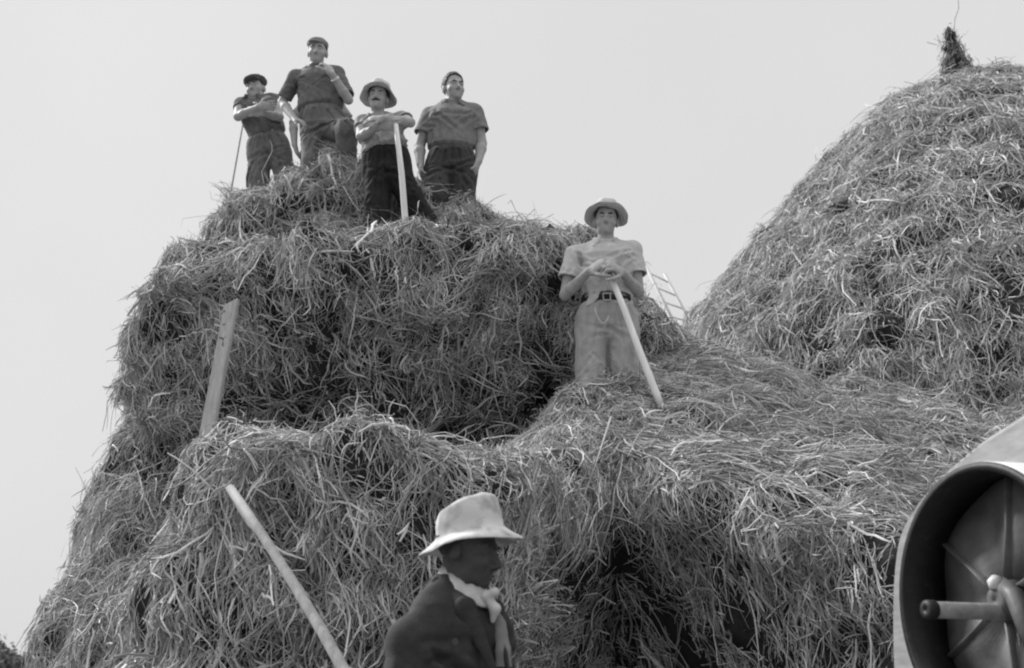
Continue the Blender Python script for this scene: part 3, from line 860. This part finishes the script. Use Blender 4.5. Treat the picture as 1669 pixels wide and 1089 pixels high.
FWD = np.array([0, -1.0, 0])
def yawv(deg):
    a = math.radians(deg); return np.array([math.sin(a), -math.cos(a), 0.0])

# ---- the man in front of the slope, hands folded on his fork handle
def man_belted():
    m = Man(8.1, 1.02, 0.0055); p = m.p
    J = dict(eye=p((988, 353, -0.09)), head=head_axes(-4, 2, 3), neck=p((987, 397)), shL=p((936, 416)), shR=p((1030, 407)), elL=p((921, 481, -0.02)), elR=p((1041, 476, -0.02)),
             wrL=p((960, 442, -0.22)), wrR=p((1014, 444, -0.22)), waist=p((989, 492)), hip=p((990, 528)), legL=p((967, 545)), legR=p((1014, 545)),
             kneeL=p((964, 600)), kneeR=p((1018, 600)), footL=p((962, 690)), footR=p((1022, 690)), facing=FWD,
             chest_w=px(m, 430, 48), waist_w=px(m, 492, 41), hip_w=px(m, 528, 51), skin=M_skin, shirt=M_shirt_light, trousers=M_trs_light,
             tw=0.97, tucked=False, tcrease=0.006, sleeve=0.60, sleeve_r=0.082, vneck=0.08, tuck=0.28, flare=1.22, blouse=1.06, hem=(-0.075, 0.11, 0.0), legs_r=(0.112, 0.112, 0.106), leg_k=0.012, seed=3, fold=0.010,
             handL=dict(d=unit(p((990, 424, -0.30)) - p((960, 442, -0.22))), n=np.array([0.1, 0.9, -0.55]), curl=0.95, thumb=-1, s=1.26),
             handR=dict(d=unit(p((986, 428, -0.33)) - p((1014, 444, -0.22))), n=np.array([-0.1, 0.9, -0.55]), curl=1.0, thumb=1, s=1.26))
    o, c, L, R, so, tr, ch = dress(m, J)
    brows(o, L, m.sc)
    hair_cap(o, c, L, R, m.sc, M_hair, 0.06, 0.058, 0.004)
    f, u, r = J['head']
    felt_hat(o, L(0, -0.010, 0.060), tilt(J['head'], 9), m.sc, M_pale_felt, 0.084, 0.088, 0.152, 0.004, 0.012, -0.020, 0.022, 0.25)
    wc = J['waist'] * 0.93 + J['hip'] * 0.07
    a = np.linspace(0, 2 * np.pi, 40, endpoint=False)
    ww = J['waist_w'] * 1.0
    revolve("belt", [(ww, -0.018), (ww + 0.006, -0.018), (ww + 0.006, 0.018), (ww, 0.018)], 48, lambda x, y, z, a, i: (x, y * 0.76, z), (wc, np.array([1.0, 0, 0]), np.array([0, 1.0, 0]), np.array([0, 0, 1.0])), M_leather, o)
    b = wc + np.array([-0.01, -ww * 0.76 - 0.010, 0])
    q = 0.024
    rod("buckle", [b + np.array(v) * q for v in ((-1, 0, -1), (1, 0, -1), (1, 0, 1), (-1, 0, 1), (-1, 0, -0.8))], [0.005] * 5, M_metal, o, 8)
    p0, p1 = np.array(P(969, 503, m.Y - 0.185)), np.array(P(992, 516, m.Y - 0.205))
    ts = np.linspace(0, 1, 12)
    rod("watch_chain", [p0 * (1 - t) + p1 * t + np.array([0, -0.012, -0.085 * 4 * t * (1 - t) * 0.9]) for t in ts], [0.0032] * 12, M_metal, o, 6)
    tag(o, "man in pale brimmed hat and belted light trousers, hands folded on a fork", "person", "men on the straw stacks")
    rebase(o, J['footL'] * 0.5 + J['footR'] * 0.5)
    t, e = P(990, 438, m.Y - 0.235), P(1069, 640, m.Y - 0.42); e2 = e + (e - t) * 0.12
    h = rod("fork_handle", [t, t * 0.66 + e * 0.34 + np.array([0.004, 0, 0.006]), t * 0.33 + e * 0.67, e, e2], [0.019, 0.022, 0.023, 0.024, 0.024], M_handle, None, 14, wob=0.02)
    tag(h, "pale wooden fork handle under the folded hands of the man with belted trousers", "fork handle", "fork handles the men lean on")
man_belted()

# ---- man with arms crossed over the top of his fork handle
def man_moustache():
    m = Man(8.95, 0.98, 0.006); p = m.p
    J = dict(eye=p((614, 153, -0.10)), head=head_axes(-3, 0, 3), neck=p((614, 193)), shL=p((592, 200)), shR=p((656, 194)), elL=p((588, 222, -0.10)), elR=p((669, 200, -0.16)),
             wrL=p((618, 206, -0.26)), wrR=p((624, 193, -0.30)), waist=p((628, 247)), hip=p((629, 276)), legL=p((616, 285)), legR=p((646, 285)),
             kneeL=p((615, 330)), kneeR=p((669, 322, 0.05)), footL=p((614, 400)), footR=p((703, 378, 0.15)), facing=FWD,
             chest_w=px(m, 220, 38), waist_w=px(m, 247, 36), hip_w=px(m, 276, 37), skin=M_skin, shirt=M_shirt_soft, trousers=M_trs_dark,
             sleeve=0.45, sleeve_r=0.070, vneck=0.05, tuck=0.3, flare=0.86, blouse=1.04, legs_r=(0.112, 0.108, 0.098), leg_k=0.02, seed=9, fold=0.013,
             handL=dict(d=unit(np.array([1, -0.1, 0.05])), n=np.array([0, 0.6, 0.3]), curl=0.35, thumb=1),
             handR=dict(d=unit(np.array([-1, 0.05, -0.02])), n=np.array([0.0, 0.8, -0.6]), curl=0.4, thumb=1))
    o, c, L, R, so, tr, ch = dress(m, J)
    brows(o, L, m.sc, tache=True)
    hair_cap(o, c, L, R, m.sc, M_hair, 0.06, 0.058, 0.004)
    felt_hat(o, L(0, -0.010, 0.062), tilt(J['head'], 4), m.sc, M_pale_felt, 0.085, 0.092, 0.150, 0.010, 0.026, -0.045, 0.02, 0.4)
    tag(o, "moustached man in a pale brimmed hat and black trousers, arms crossed over a fork handle", "person", "men on the straw stacks")
    rebase(o, J['footL'] * 0.5 + J['footR'] * 0.5)
    t, e = P(645, 203, m.Y - 0.27), P(661, 366, m.Y - 0.22); e2 = e + (e - t) * 0.12
    h = rod("fork_handle", [t, t * 0.5 + e * 0.5 + np.array([0.008, 0, 0]), e, e2], [0.019, 0.023, 0.025, 0.025], M_handle, None, 14, wob=0.02)
    tag(h, "pale wooden fork handle under the crossed arms of the moustached man", "fork handle", "fork handles the men lean on")
man_moustache()

# ---- bareheaded man, arms hanging
def man_bare():
    m = Man(9.35, 1.08, 0.006); p = m.p
    J = dict(eye=p((745, 137, -0.08)), head=head_axes(24, 2, -3), neck=p((737, 171)), shL=p((701, 188)), shR=p((774, 182)), elL=p((684, 238, 0.02)), elR=p((785, 234, 0.02)),
             wrL=p((685, 268, -0.06)), wrR=p((780, 263, -0.05)), waist=p((736, 246)), hip=p((733, 272)), legL=p((714, 284, -0.02)), legR=p((753, 280)),
             kneeL=p((708, 326, -0.12)), kneeR=p((751, 326)), footL=p((708, 390)), footR=p((751, 390)), facing=unit(yawv(6)),
             chest_w=px(m, 200, 44), waist_w=px(m, 246, 35), hip_w=px(m, 270, 40), skin=M_skin, shirt=M_shirt_mid, trousers=M_trs_deep,
             sleeve=0.62, sleeve_r=0.086, vneck=0.12, tuck=0.20, flare=0.84, blouse=1.06, legs_r=(0.112, 0.105, 0.095), seed=14, fold=0.012, arm=1.08,
             handL=dict(d=np.array([0.15, -0.2, -1]), n=np.array([1, 0.2, 0.0]), curl=0.65, thumb=-1),
             handR=dict(d=np.array([-0.30, -0.25, -1]), n=np.array([-1, 0.2, 0.0]), curl=0.65, thumb=1))
    o, c, L, R, so, tr, ch = dress(m, J)
    brows(o, L, m.sc)
    hair_cap(o, c, L, R, m.sc, M_hair, 0.084, thick=0.013)
    tag(o, "bareheaded dark haired man in a grey short sleeved shirt, arms hanging at his sides", "person", "men on the straw stacks")
    rebase(o, J['footL'] * 0.5 + J['footR'] * 0.5)
man_bare()

# ---- the highest man: one hand at his chin, the other on his hip, one knee raised
def man_high():
    m = Man(9.5, 1.02, 0.006); p = m.p
    J = dict(eye=p((516, 79, -0.08)), head=head_axes(2, 8, 3), neck=p((514, 112)), shL=p((482, 126)), shR=p((549, 120)), elL=p((460, 167, 0.05)), elR=p((568, 163, -0.08)),
             wrL=p((480, 194, -0.10)), wrR=p((541, 121, -0.22)), waist=p((523, 181)), hip=p((526, 205)), legL=p((508, 214)), legR=p((548, 212, -0.04)),
             kneeL=p((507, 262, -0.05)), kneeR=p((563, 210, -0.32)), footL=p((507, 325)), footR=p((563, 285, -0.10)), facing=unit(yawv(4)),
             chest_w=px(m, 140, 36), waist_w=px(m, 181, 35), hip_w=px(m, 205, 37), skin=M_skin, shirt=M_shirt_dark, trousers=M_trs_mid,
             sleeve=0.84, sleeve_r=0.064, vneck=0.11, tuck=0.3, flare=0.86, blouse=1.04, legs_r=(0.105, 0.088, 0.088), seed=20, collar=False, fold=0.010, tfold=0.014,
             handL=dict(d=unit(np.array([0.8, -0.2, -0.45])), n=np.array([0.1, 0.3, -1.0]), curl=0.6, thumb=-1),
             handR=dict(d=unit(p((532, 103, -0.20)) - p((541, 121, -0.22))), n=np.array([-0.7, 0.7, 0.0]), curl=0.55, thumb=1))
    o, c, L, R, so, tr, ch = dress(m, J)
    brows(o, L, m.sc, tache=False)
    hair_cap(o, c, L, R, m.sc, M_hair, 0.05, 0.06, 0.005)
    F = Field(c - 0.2, c + 0.22, 0.005)
    F.ell(L(0.006, -0.012, 0.072), (0.094, 0.112, 0.056), R, 0.02)
    F.ell(L(0.02, 0.075, 0.058), (0.062, 0.055, 0.010), R, 0.012)
    F.ell(L(0, -0.015, 0.010), (0.079, 0.100, 0.072), R, 0.006, 'sub')
    F.near(folds(0.004, 18, (1, 1, 1)))
    link("cap", F.mesh("cap"), M_cap_light, o)
    wr, e = J['wrR'], J['elR']; d = unit(wr - e); q = wr - d * 0.05
    X = unit(np.cross(d, [0, 1, 0])); revolve("wristband", [(0.033, -0.011), (0.0375, -0.011), (0.0375, 0.011), (0.033, 0.011)], 24, None, (q, X, np.cross(d, X), d), M_metal, o)
    tag(o, "highest man, in a soft cap and dark shirt, one hand raised to his chin", "person", "men on the straw stacks")
    rebase(o, J['footL'] * 0.5 + J['footR'] * 0.5)
man_high()

# ---- man mostly hidden behind the highest man, elbows out
def man_hidden():
    m = Man(10.05, 0.95, 0.008); p = m.p
    J = dict(eye=p((524, 133, -0.08)), head=head_axes(0, 0, 0), neck=p((523, 160)), shL=p((497, 172)), shR=p((550, 172)), elL=p((478, 200, 0.05)), elR=p((570, 199, 0.05)),
             wrL=p((480, 236, -0.02)), wrR=p((566, 236, -0.02)), waist=p((523, 226)), hip=p((523, 246)), legL=p((508, 255)), legR=p((540, 255)),
             kneeL=p((504, 296)), kneeR=p((542, 296)), footL=p((504, 350)), footR=p((542, 350)), facing=FWD,
             chest_w=px(m, 190, 29), waist_w=px(m, 226, 27), hip_w=px(m, 246, 30), skin=M_skin, shirt=M_shirt_soft, trousers=M_trs_mid,
             sleeve=0.85, sleeve_r=0.062, vneck=0.05, flare=0.84, seed=25,
             handL=dict(d=np.array([0.3, 0, -1]), n=np.array([1, 0, 0.0]), curl=0.4, thumb=-1), handR=dict(d=np.array([-0.3, 0, -1]), n=np.array([-1, 0, 0.0]), curl=0.4, thumb=1))
    o, c, L, R, so, tr, ch = dress(m, J)
    hair_cap(o, c, L, R, m.sc, M_hair, 0.06)
    tag(o, "man almost hidden behind the highest man, only his bent arms showing", "person", "men on the straw stacks")
    rebase(o, J['footL'] * 0.5 + J['footR'] * 0.5)
man_hidden()

# ---- man in a dark flat cap, arms folded
def man_cap():
    m = Man(10.2, 1.02, 0.006); p = m.p
    J = dict(eye=p((411, 139, -0.08)), head=head_axes(-12, 2, -10), neck=p((414, 161)), shL=p((394, 170)), shR=p((446, 164)), elL=p((388, 190, -0.12)), elR=p((455, 191, -0.10)),
             wrL=p((421, 175, -0.28)), wrR=p((428, 184, -0.24)), waist=p((437, 224)), hip=p((441, 244)), legL=p((425, 254)), legR=p((455, 252)),
             kneeL=p((421, 292)), kneeR=p((466, 288)), footL=p((420, 350)), footR=p((468, 345)), facing=unit(yawv(-5)),
             chest_w=px(m, 190, 34), waist_w=px(m, 224, 28), hip_w=px(m, 244, 33), skin=M_skin, shirt=M_shirt_dark, trousers=M_trs_mid,
             sleeve=0.42, sleeve_r=0.064, vneck=0.06, tuck=0.3, flare=0.86, blouse=1.04, legs_r=(0.108, 0.098, 0.092), seed=31, arm=1.05,
             handL=dict(d=unit(np.array([1, -0.05, 0.15])), n=np.array([0, 0.8, 0.2]), curl=0.45, thumb=1),
             handR=dict(d=unit(np.array([-1, 0.05, 0.15])), n=np.array([0, 0.8, 0.2]), curl=0.45, thumb=-1))
    o, c, L, R, so, tr, ch = dress(m, J)
    brows(o, L, m.sc)
    flat_cap(o, c, L, R, m.sc * 1.02, M_cap, peak=0.05)
    hair_cap(o, c, L, R, m.sc, M_hair, 0.05, 0.05, 0.004)
    tag(o, "man in a dark flat cap leaning with bare arms folded over a dark shirt", "person", "men on the straw stacks")
    rebase(o, J['footL'] * 0.5 + J['footR'] * 0.5)
    t, e = P(396, 200, 10.35), P(373, 330, 10.0); e2 = e + (e - t) * 0.2
    h = rod("fork_handle", [t, e, e2], [0.009, 0.010, 0.010], M_pole, None, 10)
    tag(h, "thin slanting fork handle behind the man in the dark flat cap", "fork handle", "fork handles the men lean on")
man_cap()
print("five men", time.time() - T0)

# ---- the near man in profile: bright hat, neckerchief, dark jacket
def man_near():
    m = Man(4.05, 1.0, 0.006); p = m.p
    fc = unit(yawv(52))
    J = dict(eye=p((800, 902, -0.02)), head=head_axes(72, 10, 0), neck=p((752, 960, 0.02)), shL=p((668, 1046, -0.12)), shR=p((790, 1032, 0.24)), elL=p((650, 1160, -0.16)), elR=p((800, 1160, 0.30)),
             wrL=p((690, 1270, -0.28)), wrR=p((830, 1270, 0.12)), waist=p((735, 1200, 0.05)), hip=p((735, 1270, 0.05)), legL=p((715, 1300, -0.05)), legR=p((760, 1300, 0.15)),
             facing=fc, chest_w=0.205, waist_w=0.185, hip_w=0.18, skin=M_skin_shaded, shirt=M_jacket, trousers=M_trs_dark,
             sleeve=1.85, sleeve_r=0.082, vneck=0.0, collar=False, tuck=0.9, tucked=False, flare=1.2, blouse=1.12, seed=40, fold=0.015, fold_f=8, fold_st=(1, 1, 0.35), depth=0.68, pad=1.2, crease=0.007,
             handL=dict(d=np.array([0.5, -0.3, -0.8]), n=np.array([0.5, 0.8, 0]), curl=0.5, thumb=-1), handR=dict(d=np.array([0.5, -0.3, -0.8]), n=np.array([-0.5, 0.3, 0.5]), curl=0.5, thumb=1))
    for q, dx in (('L', -0.02), ('R', 0.04)):
        g = J['leg' + q].copy(); J['knee' + q] = np.array([g[0] + dx, g[1] - 0.05, 0.52]); J['foot' + q] = np.array([g[0] + dx, g[1], 0.09])
    o, c, L, R, so, tr, ch = dress(m, J)
    so.name = "jacket"; so.data.name = "jacket"
    brows(o, L, m.sc, eyes=True)
    hair_cap(o, c, L, R, m.sc, M_hair, 0.05, 0.03, 0.004)
    f, u, r = head_axes(78, 0, 0)
    f2 = unit(f * math.cos(0.17) + u * math.sin(0.17)); u2 = unit(u * math.cos(0.17) - f * math.sin(0.17))
    felt_hat(o, P(768, 872, 4.07), (f2, u2, np.cross(f2, u2)), 1.0, M_white_felt, 0.096, 0.103, 0.153, 0.024, -0.002, 0.0, 0.020, 0.08, sag=-0.018, long=1.12, boxy=1)
    # neckerchief round the collar, knotted under the chin
    nk = J['neck']; sd = np.cross(fc, [0, 0, 1.0])
    K = Field(nk - 0.25, nk + 0.25, 0.004)
    prof = [(0.062, 0.040), (0.068, 0.044), (0.080, 0.022), (0.094, -0.012), (0.096, -0.022), (0.090, -0.024), (0.074, 0.016)]
    revolve("neckerchief", prof, 72, lambda x, y, z, a, i: (x, y * 1.02 + 0.012, z - 0.044 * np.sin(a) + 0.0025 * np.sin(7 * a) + 0.002 * np.sin(13 * a + 1)),
            (nk, sd, fc, np.array([0, 0, 1.0])), M_scarf, o, rumple=0.003)
    kn = nk + fc * 0.105 + np.array([0, 0, -0.030])
    K.ell(kn, (0.022, 0.022, 0.018), None, 0.01)
    K.chain([kn, kn + fc * 0.035 + np.array([0.0, 0, 0.012])], [0.012, 0.016], 0.01)
    K.chain([kn, kn + fc * 0.02 + np.array([0.012, 0, -0.040]), kn + np.array([0.02, 0, -0.075])], [0.012, 0.017, 0.010], 0.01)
    K.near(folds(0.0022, 18, (1, 1, 1)))
    link("knot", K.mesh("knot"), M_scarf, o)
    W = Field(P(812, 1005, 4.06) - 0.16, P(812, 1005, 4.06) + np.array([0.16, 0.16, 0.12]), 0.005)
    W.chain([P(800, 985, 4.03), P(813, 1015, 4.03), P(819, 1060, 4.02), P(820, 1110, 4.02)], [0.012, 0.022, 0.026, 0.03], 0.01, (np.array([0, 1.0, 0]), 0.5))
    W.near(folds(0.004, 22, (1, 1, 0.4)))
    link("shirt_front", W.mesh("shirt_front"), M_shirt_mid, o)
    # lapels of the open jacket
    Lp = Field(ch - 0.35, ch + 0.45, 0.005)
    for q in (-1, 1):
        a0 = nk + sd * q * 0.085 - fc * 0.03 + np.array([0, 0, 0.015])
        b0 = nk + sd * q * 0.085 + fc * 0.09 + np.array([0, 0, -0.07])
        c0 = nk + sd * q * 0.035 + fc * 0.165 + np.array([0, 0, -0.26])
        Lp.chain([a0, b0, c0], [0.020, 0.034, 0.012], 0.01, (unit(fc + sd * q * 0.7), 0.5))
    link("lapels", Lp.mesh("lapels"), M_jacket, o)
    tag(o, "near man seen from the side in a bright stained hat, pale neckerchief and dark jacket", "person")
    rebase(o, J['footL'] * 0.5 + J['footR'] * 0.5)
man_near()
print("men", time.time() - T0)

# ------------------------------------------------------------------ poles, board, ladder
a, b = P(378, 800, 5.75), P(545, 1089, 5.05)
b2 = a + (b - a) * (a[2] / (a[2] - b[2])) * 0.995; a2 = a + (a - b) * 0.02
pts = [a2 * (1 - t) + b2 * t + np.array([0.03, 0, 0.012]) * math.sin(t * 5) for t in np.linspace(0, 1, 10)]
o = rod("wooden_pole", pts, [0.021 + 0.007 * t for t in np.linspace(0, 1, 10)], M_pole, None, 16, wob=0.02)
tag(o, "grey round wooden pole leaning against the face of the front straw stack", "pole"); rebase(o, b2)

def board(name, a, b, wx, ty, mat):
    a, b = np.asarray(a), np.asarray(b); t = unit(b - a); n = unit(np.cross(t, [1, 0, 0])); s = np.cross(n, t)
    import bmesh
    bm = bmesh.new(); vs = []
    for q, cut in ((a, -0.02), (b, 0.03)):
        for i, j in ((-1, -1), (1, -1), (1, 1), (-1, 1)):
            vs.append(bm.verts.new(q + s * i * wx / 2 + n * j * ty / 2 + t * cut * i * (1 if q is b else 0)))
    for f in ((0, 3, 2, 1), (4, 5, 6, 7), (0, 1, 5, 4), (1, 2, 6, 5), (2, 3, 7, 6), (3, 0, 4, 7)):
        bm.faces.new([vs[i] for i in f])
    bmesh.ops.recalc_face_normals(bm, faces=bm.faces)
    bmesh.ops.bevel(bm, geom=bm.edges[:], offset=0.006, segments=2, affect='EDGES')
    me = bpy.data.meshes.new(name); bm.to_mesh(me); bm.free()
    return link(name, me, mat)
a, b = P(341, 690, 7.55), P(378, 494, 7.75); a2 = a + (a - b) * 0.6
o = board("wooden_post", a2, b, 0.086, 0.06, M_board)
tag(o, "pale weathered wooden post standing between the front and the stepped straw stack", "post"); rebase(o, a2)
o = rod("thin_stick", [P(996, 680, 6.95), P(975, 745, 6.75), P(942, 836, 6.35)], [0.006, 0.005, 0.004], M_board, None, 8)
tag(o, "thin pale stick lying slantwise on the front straw stack below the belted man", "stick")

YL = 17.5
lad = empty("ladder", P(1130, 640, YL))
r1 = (P(1050, 428, YL), P(1136, 600, YL)); r2 = (P(1083, 446, YL), P(1166, 600, YL))
base = P(1130, 640, YL)
for q in (r1, r2):
    g = rod("rail", [q[0] - base, q[0] * 0.5 + q[1] * 0.5 - base, q[1] + (q[1] - q[0]) * 2.2 - base], [0.024] * 3, M_ladder, lad, 8)
for t in (0.10, 0.24, 0.38, 0.52, 0.66, 0.80, 0.94):
    x, y = r1[0] * (1 - t) + r1[1] * t, r2[0] * (1 - t) + r2[1] * t
    rod("rung", [x - base, y - base], [0.014, 0.014], M_ladder, lad, 8)
tag(lad, "pale wooden ladder leaning in the gap between the straw stacks", "ladder")

# straw trodden and heaped about the men's legs
def trodden(key, feet, seed):
    F, l, hh, V, Q, o = STACKS[key]
    def dens(c):
        d = 0
        for fx, fy in feet: d = d + np.exp(-((c[:, 0] - fx) ** 2 + (c[:, 1] - fy) ** 2) / 0.045) * (c[:, 2] > 2.4)
        return d
    strands("trodden_straw", (F, l, hh), V, Q, 500 * len(feet), lay_hang(1.2, 2.0), o, length=0.20, rise=0.06, seed=seed, dens=dens, share=0.9)
trodden("rear", [tuple(P(x, y, Y)[:2]) for x, y, Y in ((615, 362, 8.9), (690, 362, 9.0), (710, 312, 9.3), (752, 312, 9.3), (425, 300, 10.1))], 71)
trodden("front", [tuple(P(x, y, 8.05)[:2]) for x, y in ((962, 640), (1020, 640))], 72)

# ------------------------------------------------------------------ tuft on the peak of the right stack
top = P(1556, 112, 12.2)
F = Field(top - np.array([0.4, 0.4, 0.55]), top + np.array([0.4, 0.4, 0.75]), 0.012)
q = lambda x, y: P(x, y, 12.2)
F.chain([q(1560, 140), q(1557, 104), q(1554, 82), q(1549, 60), q(1543, 40)], [0.17, 0.095, 0.07, 0.035, 0.01], 0.05)
F.ell(q(1546, 80), (0.09, 0.06, 0.035), None, 0.03)
F.near(lambda p: 0.035 * N1(p * np.array([9, 9, 5])) + 0.02 * N2(p * 24), 0.1)
fin_core = F
SR = [o for o in bpy.data.objects if o.name.startswith("straw_stack")][-1]
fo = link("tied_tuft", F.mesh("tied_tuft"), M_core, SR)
TV, TQ = nets(F.F, F.lo, F.h)
strands("tuft_straw", (F.F, F.lo, F.h), TV, TQ, 1300, lay_hang(0.5, 0.8), SR, length=0.07, width=0.006, rise=0.01, seed=77, dark=0.45, share=0.0)  # tint lowered: the tuft's backlit darkness is put into its colour

# ------------------------------------------------------------------ threshing machine wheel at the right edge
def machine():
    Yp = 3.95
    c = P(1600, 978, Yp)
    ang = math.radians(72)                                # axis direction, turned right of straight ahead
    ax = np.array([math.sin(ang), math.cos(ang), 0.0]); up = np.array([0, 0, 1.0]); hz = np.cross(up, ax)
    Rr = px(Man(Yp), 978, 226)
    root = empty("threshing_machine", (c[0] + 0.6, c[1] + 0.1, 0))
    base = np.array(root.location)
    def fr(d): return (c + ax * d - base, hz, up, ax)
    wdt = 0.19
    wdt = 0.17
    pl = revolve("drive_pulley", [(Rr - 0.010, 0.012), (Rr - 0.002, 0.010), (Rr, 0.02), (Rr + 0.004, wdt), (Rr, wdt * 2), (Rr - 0.012, wdt * 2), (Rr - 0.014, wdt)], 128, None, fr(0), M_rim, root)
    revolve("rim_lining", [(Rr - 0.0125, 0.009), (Rr - 0.002, 0.007), (Rr - 0.004, 0), (Rr - 0.030, -0.002), (Rr - 0.040, wdt * 0.5), (Rr - 0.036, wdt), (Rr - 0.018, wdt)], 128, None, fr(0), M_iron, pl)
    revolve("web", [(0.03, wdt * 0.74), (Rr * 0.5, wdt * 0.80), (Rr - 0.041, wdt * 0.90), (Rr - 0.041, wdt * 0.96), (0.03, wdt * 0.90)], 96, lambda x, y, z, a, i: (x, y, z + 0.012 * np.sin(a * 6 + 1)), fr(0), M_iron_grey, pl)
    o_ = c - base
    for k in range(6):
        a = k * math.pi / 3 + 0.62; dv = hz * math.cos(a) + up * math.sin(a)
        rod("spoke", [o_ + dv * 0.05 + ax * wdt * 0.70, o_ + dv * Rr * 0.5 + ax * wdt * 0.78, o_ + dv * (Rr - 0.045) + ax * wdt * 0.86], [0.034, 0.026, 0.030], M_iron_grey, pl, 12, flat=0.2)
    revolve("hub", [(0.004, 0.05), (0.040, 0.05), (0.058, 0.07), (0.072, wdt * 0.75), (0.004, wdt * 0.76)], 40, None, fr(0), M_iron_grey, pl)
    s0 = o_ - up * 0.035
    rod("shaft", [s0 - ax * 0.20, s0 - ax * 0.19, s0 + ax * 0.10, s0 + ax * 1.1], [0.023, 0.026, 0.026, 0.026], material("worn_shaft_steel", 0.26, 0.45, 0.3, 30, spec=0.5), root, 20)
    revolve("collar", [(0.004, -0.212), (0.027, -0.212), (0.030, -0.205), (0.030, -0.180), (0.027, -0.176), (0.004, -0.176)], 24, None, (s0, hz, up, ax), M_iron, root)
    rod("grease_cap", [o_ + up * 0.035 + ax * 0.06, o_ + up * 0.060 + ax * 0.06, o_ + up * 0.075 + ax * 0.065], [0.020, 0.026, 0.014], M_metal, root, 16)
    rod("bearing_arm", [o_ + up * 0.05 + ax * 0.08, o_ + up * 0.01 - hz * 0.08 + ax * 0.06, o_ - up * 0.22 - hz * 0.16 + ax * 0.07], [0.026, 0.030, 0.034], M_iron_grey, root, 14)
    # pale sheet-iron guard behind the pulley
    import bmesh
    def pp(x, y, d):
        u_ = (x - 834.5) / FPX; v_ = (544.5 - y) / FPX; dr = np.array([u_, CA - v_ * SA, SA + v_ * CA])
        return CAM + dr * (((c + ax * d - CAM) @ ax) / (dr @ ax)) - base
    ctl = np.array([(1490, 820), (1464, 868), (1454, 925), (1451, 985), (1451, 1040), (1453, 1100), (1458, 1200), (1480, 1310), (1560, 1400), (1700, 1430), (1900, 1400), (1980, 1000), (1900, 600), (1800, 612), (1720, 642), (1669, 672), (1600, 716), (1560, 748), (1522, 784)], float)
    fine = []
    for k in range(len(ctl)):
        p0, p1, p2, p3 = ctl[k - 1], ctl[k], ctl[(k + 1) % len(ctl)], ctl[(k + 2) % len(ctl)]
        for t in (0, 0.25, 0.5, 0.75):
            fine.append(0.5 * ((2 * p1) + (-p0 + p2) * t + (2 * p0 - 5 * p1 + 4 * p2 - p3) * t * t + (-p0 + 3 * p1 - 3 * p2 + p3) * t ** 3))
    bm = bmesh.new()
    vs = [bm.verts.new(pp(x, y, 0.185)) for x, y in fine]
    fc_ = bm.faces.new(vs)
    ex = bmesh.ops.extrude_face_region(bm, geom=[fc_])
    for v in ex['geom']:
        if isinstance(v, bmesh.types.BMVert): v.co += Vector(ax * 0.10)
    bmesh.ops.recalc_face_normals(bm, faces=bm.faces)
    bmesh.ops.bevel(bm, geom=[e for e in bm.edges], offset=0.02, segments=3, affect='EDGES')
    for f_ in bm.faces: f_.smooth = len(f_.verts) == 4
    me = bpy.data.meshes.new("guard"); bm.to_mesh(me); bm.free()
    link("guard", me, M_guard, root)
    # wooden body of the machine behind the wheels, standing on the ground
    bm = bmesh.new()
    M = Matrix(((hz[0], up[0], ax[0]), (hz[1], up[1], ax[1]), (hz[2], up[2], ax[2])))
    def bx(u0, u1, v0, v1, w0, w1):
        r_ = bmesh.ops.create_cube(bm, size=1)
        for v in r_['verts']:
            l = Vector(((u0 + u1) / 2 + v.co.x * (u1 - u0), (v0 + v1) / 2 + v.co.y * (v1 - v0), (w0 + w1) / 2 + v.co.z * (w1 - w0)))
            v.co = M @ l + Vector(c - base)
    for i in range(6):
        bx(-0.9, 0.9, -c[2] + 0.35 + i * 0.17, -c[2] + 0.35 + i * 0.17 + 0.165, 0.55, 1.6)
    for q in (-0.8, 0.8):
        for z in (0.62, 1.5):
            bx(q - 0.05, q + 0.05, -c[2], -c[2] + 0.36, z - 0.05, z + 0.05)
    me = bpy.data.meshes.new("machine_body"); bm.to_mesh(me); bm.free()
    link("machine_body", me, M_wood_dark, root)
    tag(root, "dark iron belt pulley and pale sheet-iron guard of a threshing machine beside the front straw stack", "threshing machine")
machine()

# ------------------------------------------------------------------ far tree at the lower left
def tree(loc, H, W, label, seed):
    g = np.random.default_rng(seed); loc = np.asarray(loc, float)
    root = empty("tree", loc)
    rod("trunk", [(0, 0, 0), (0.1, 0, H * 0.25), (0.0, 0.1, H * 0.55), (0.2, 0, H * 0.8)], [0.28, 0.22, 0.14, 0.05], M_bark, root, 12)
    n = 9000
    cl = g.normal(0, 1, (60, 3)); cl /= np.linalg.norm(cl, axis=1, keepdims=True); cl *= (g.random((60, 1)) ** 0.4)
    cl = cl * np.array([W * 0.75, W * 0.75, H * 0.36]) + np.array([0, 0, H * 0.6])
    p = cl[g.integers(0, 60, n)] + g.normal(0, 0.32, (n, 3)) * W * 0.38
    a = g.normal(0, 1, (n, 3)); a /= np.linalg.norm(a, axis=1, keepdims=True); b = np.cross(a, g.normal(0, 1, (n, 3))); b /= np.linalg.norm(b, axis=1, keepdims=True)
    s = 0.16 * g.uniform(0.6, 1.4, (n, 1))
    V = np.stack([p - a * s, p + b * s * 0.5, p + a * s, p - b * s * 0.5], 1).reshape(-1, 3)
    link("crown", make_mesh("crown", V, np.arange(n * 4).reshape(-1, 4), False), M_leaf, root)
    tag(root, label, "tree", "trees far behind the stacks")
q = P(-6, 1040, 70); tree((q[0] - 0.6, 70, 0), q[2] + 0.6, 2.4, "far leafy tree at the left edge beyond the stepped stack", 5)
q = P(32, 1075, 76); tree((q[0] - 0.2, 76, 0), q[2] + 0.2, 1.7, "small low far tree hard against the foot of the stepped stack", 6)
print("script", time.time() - T0)
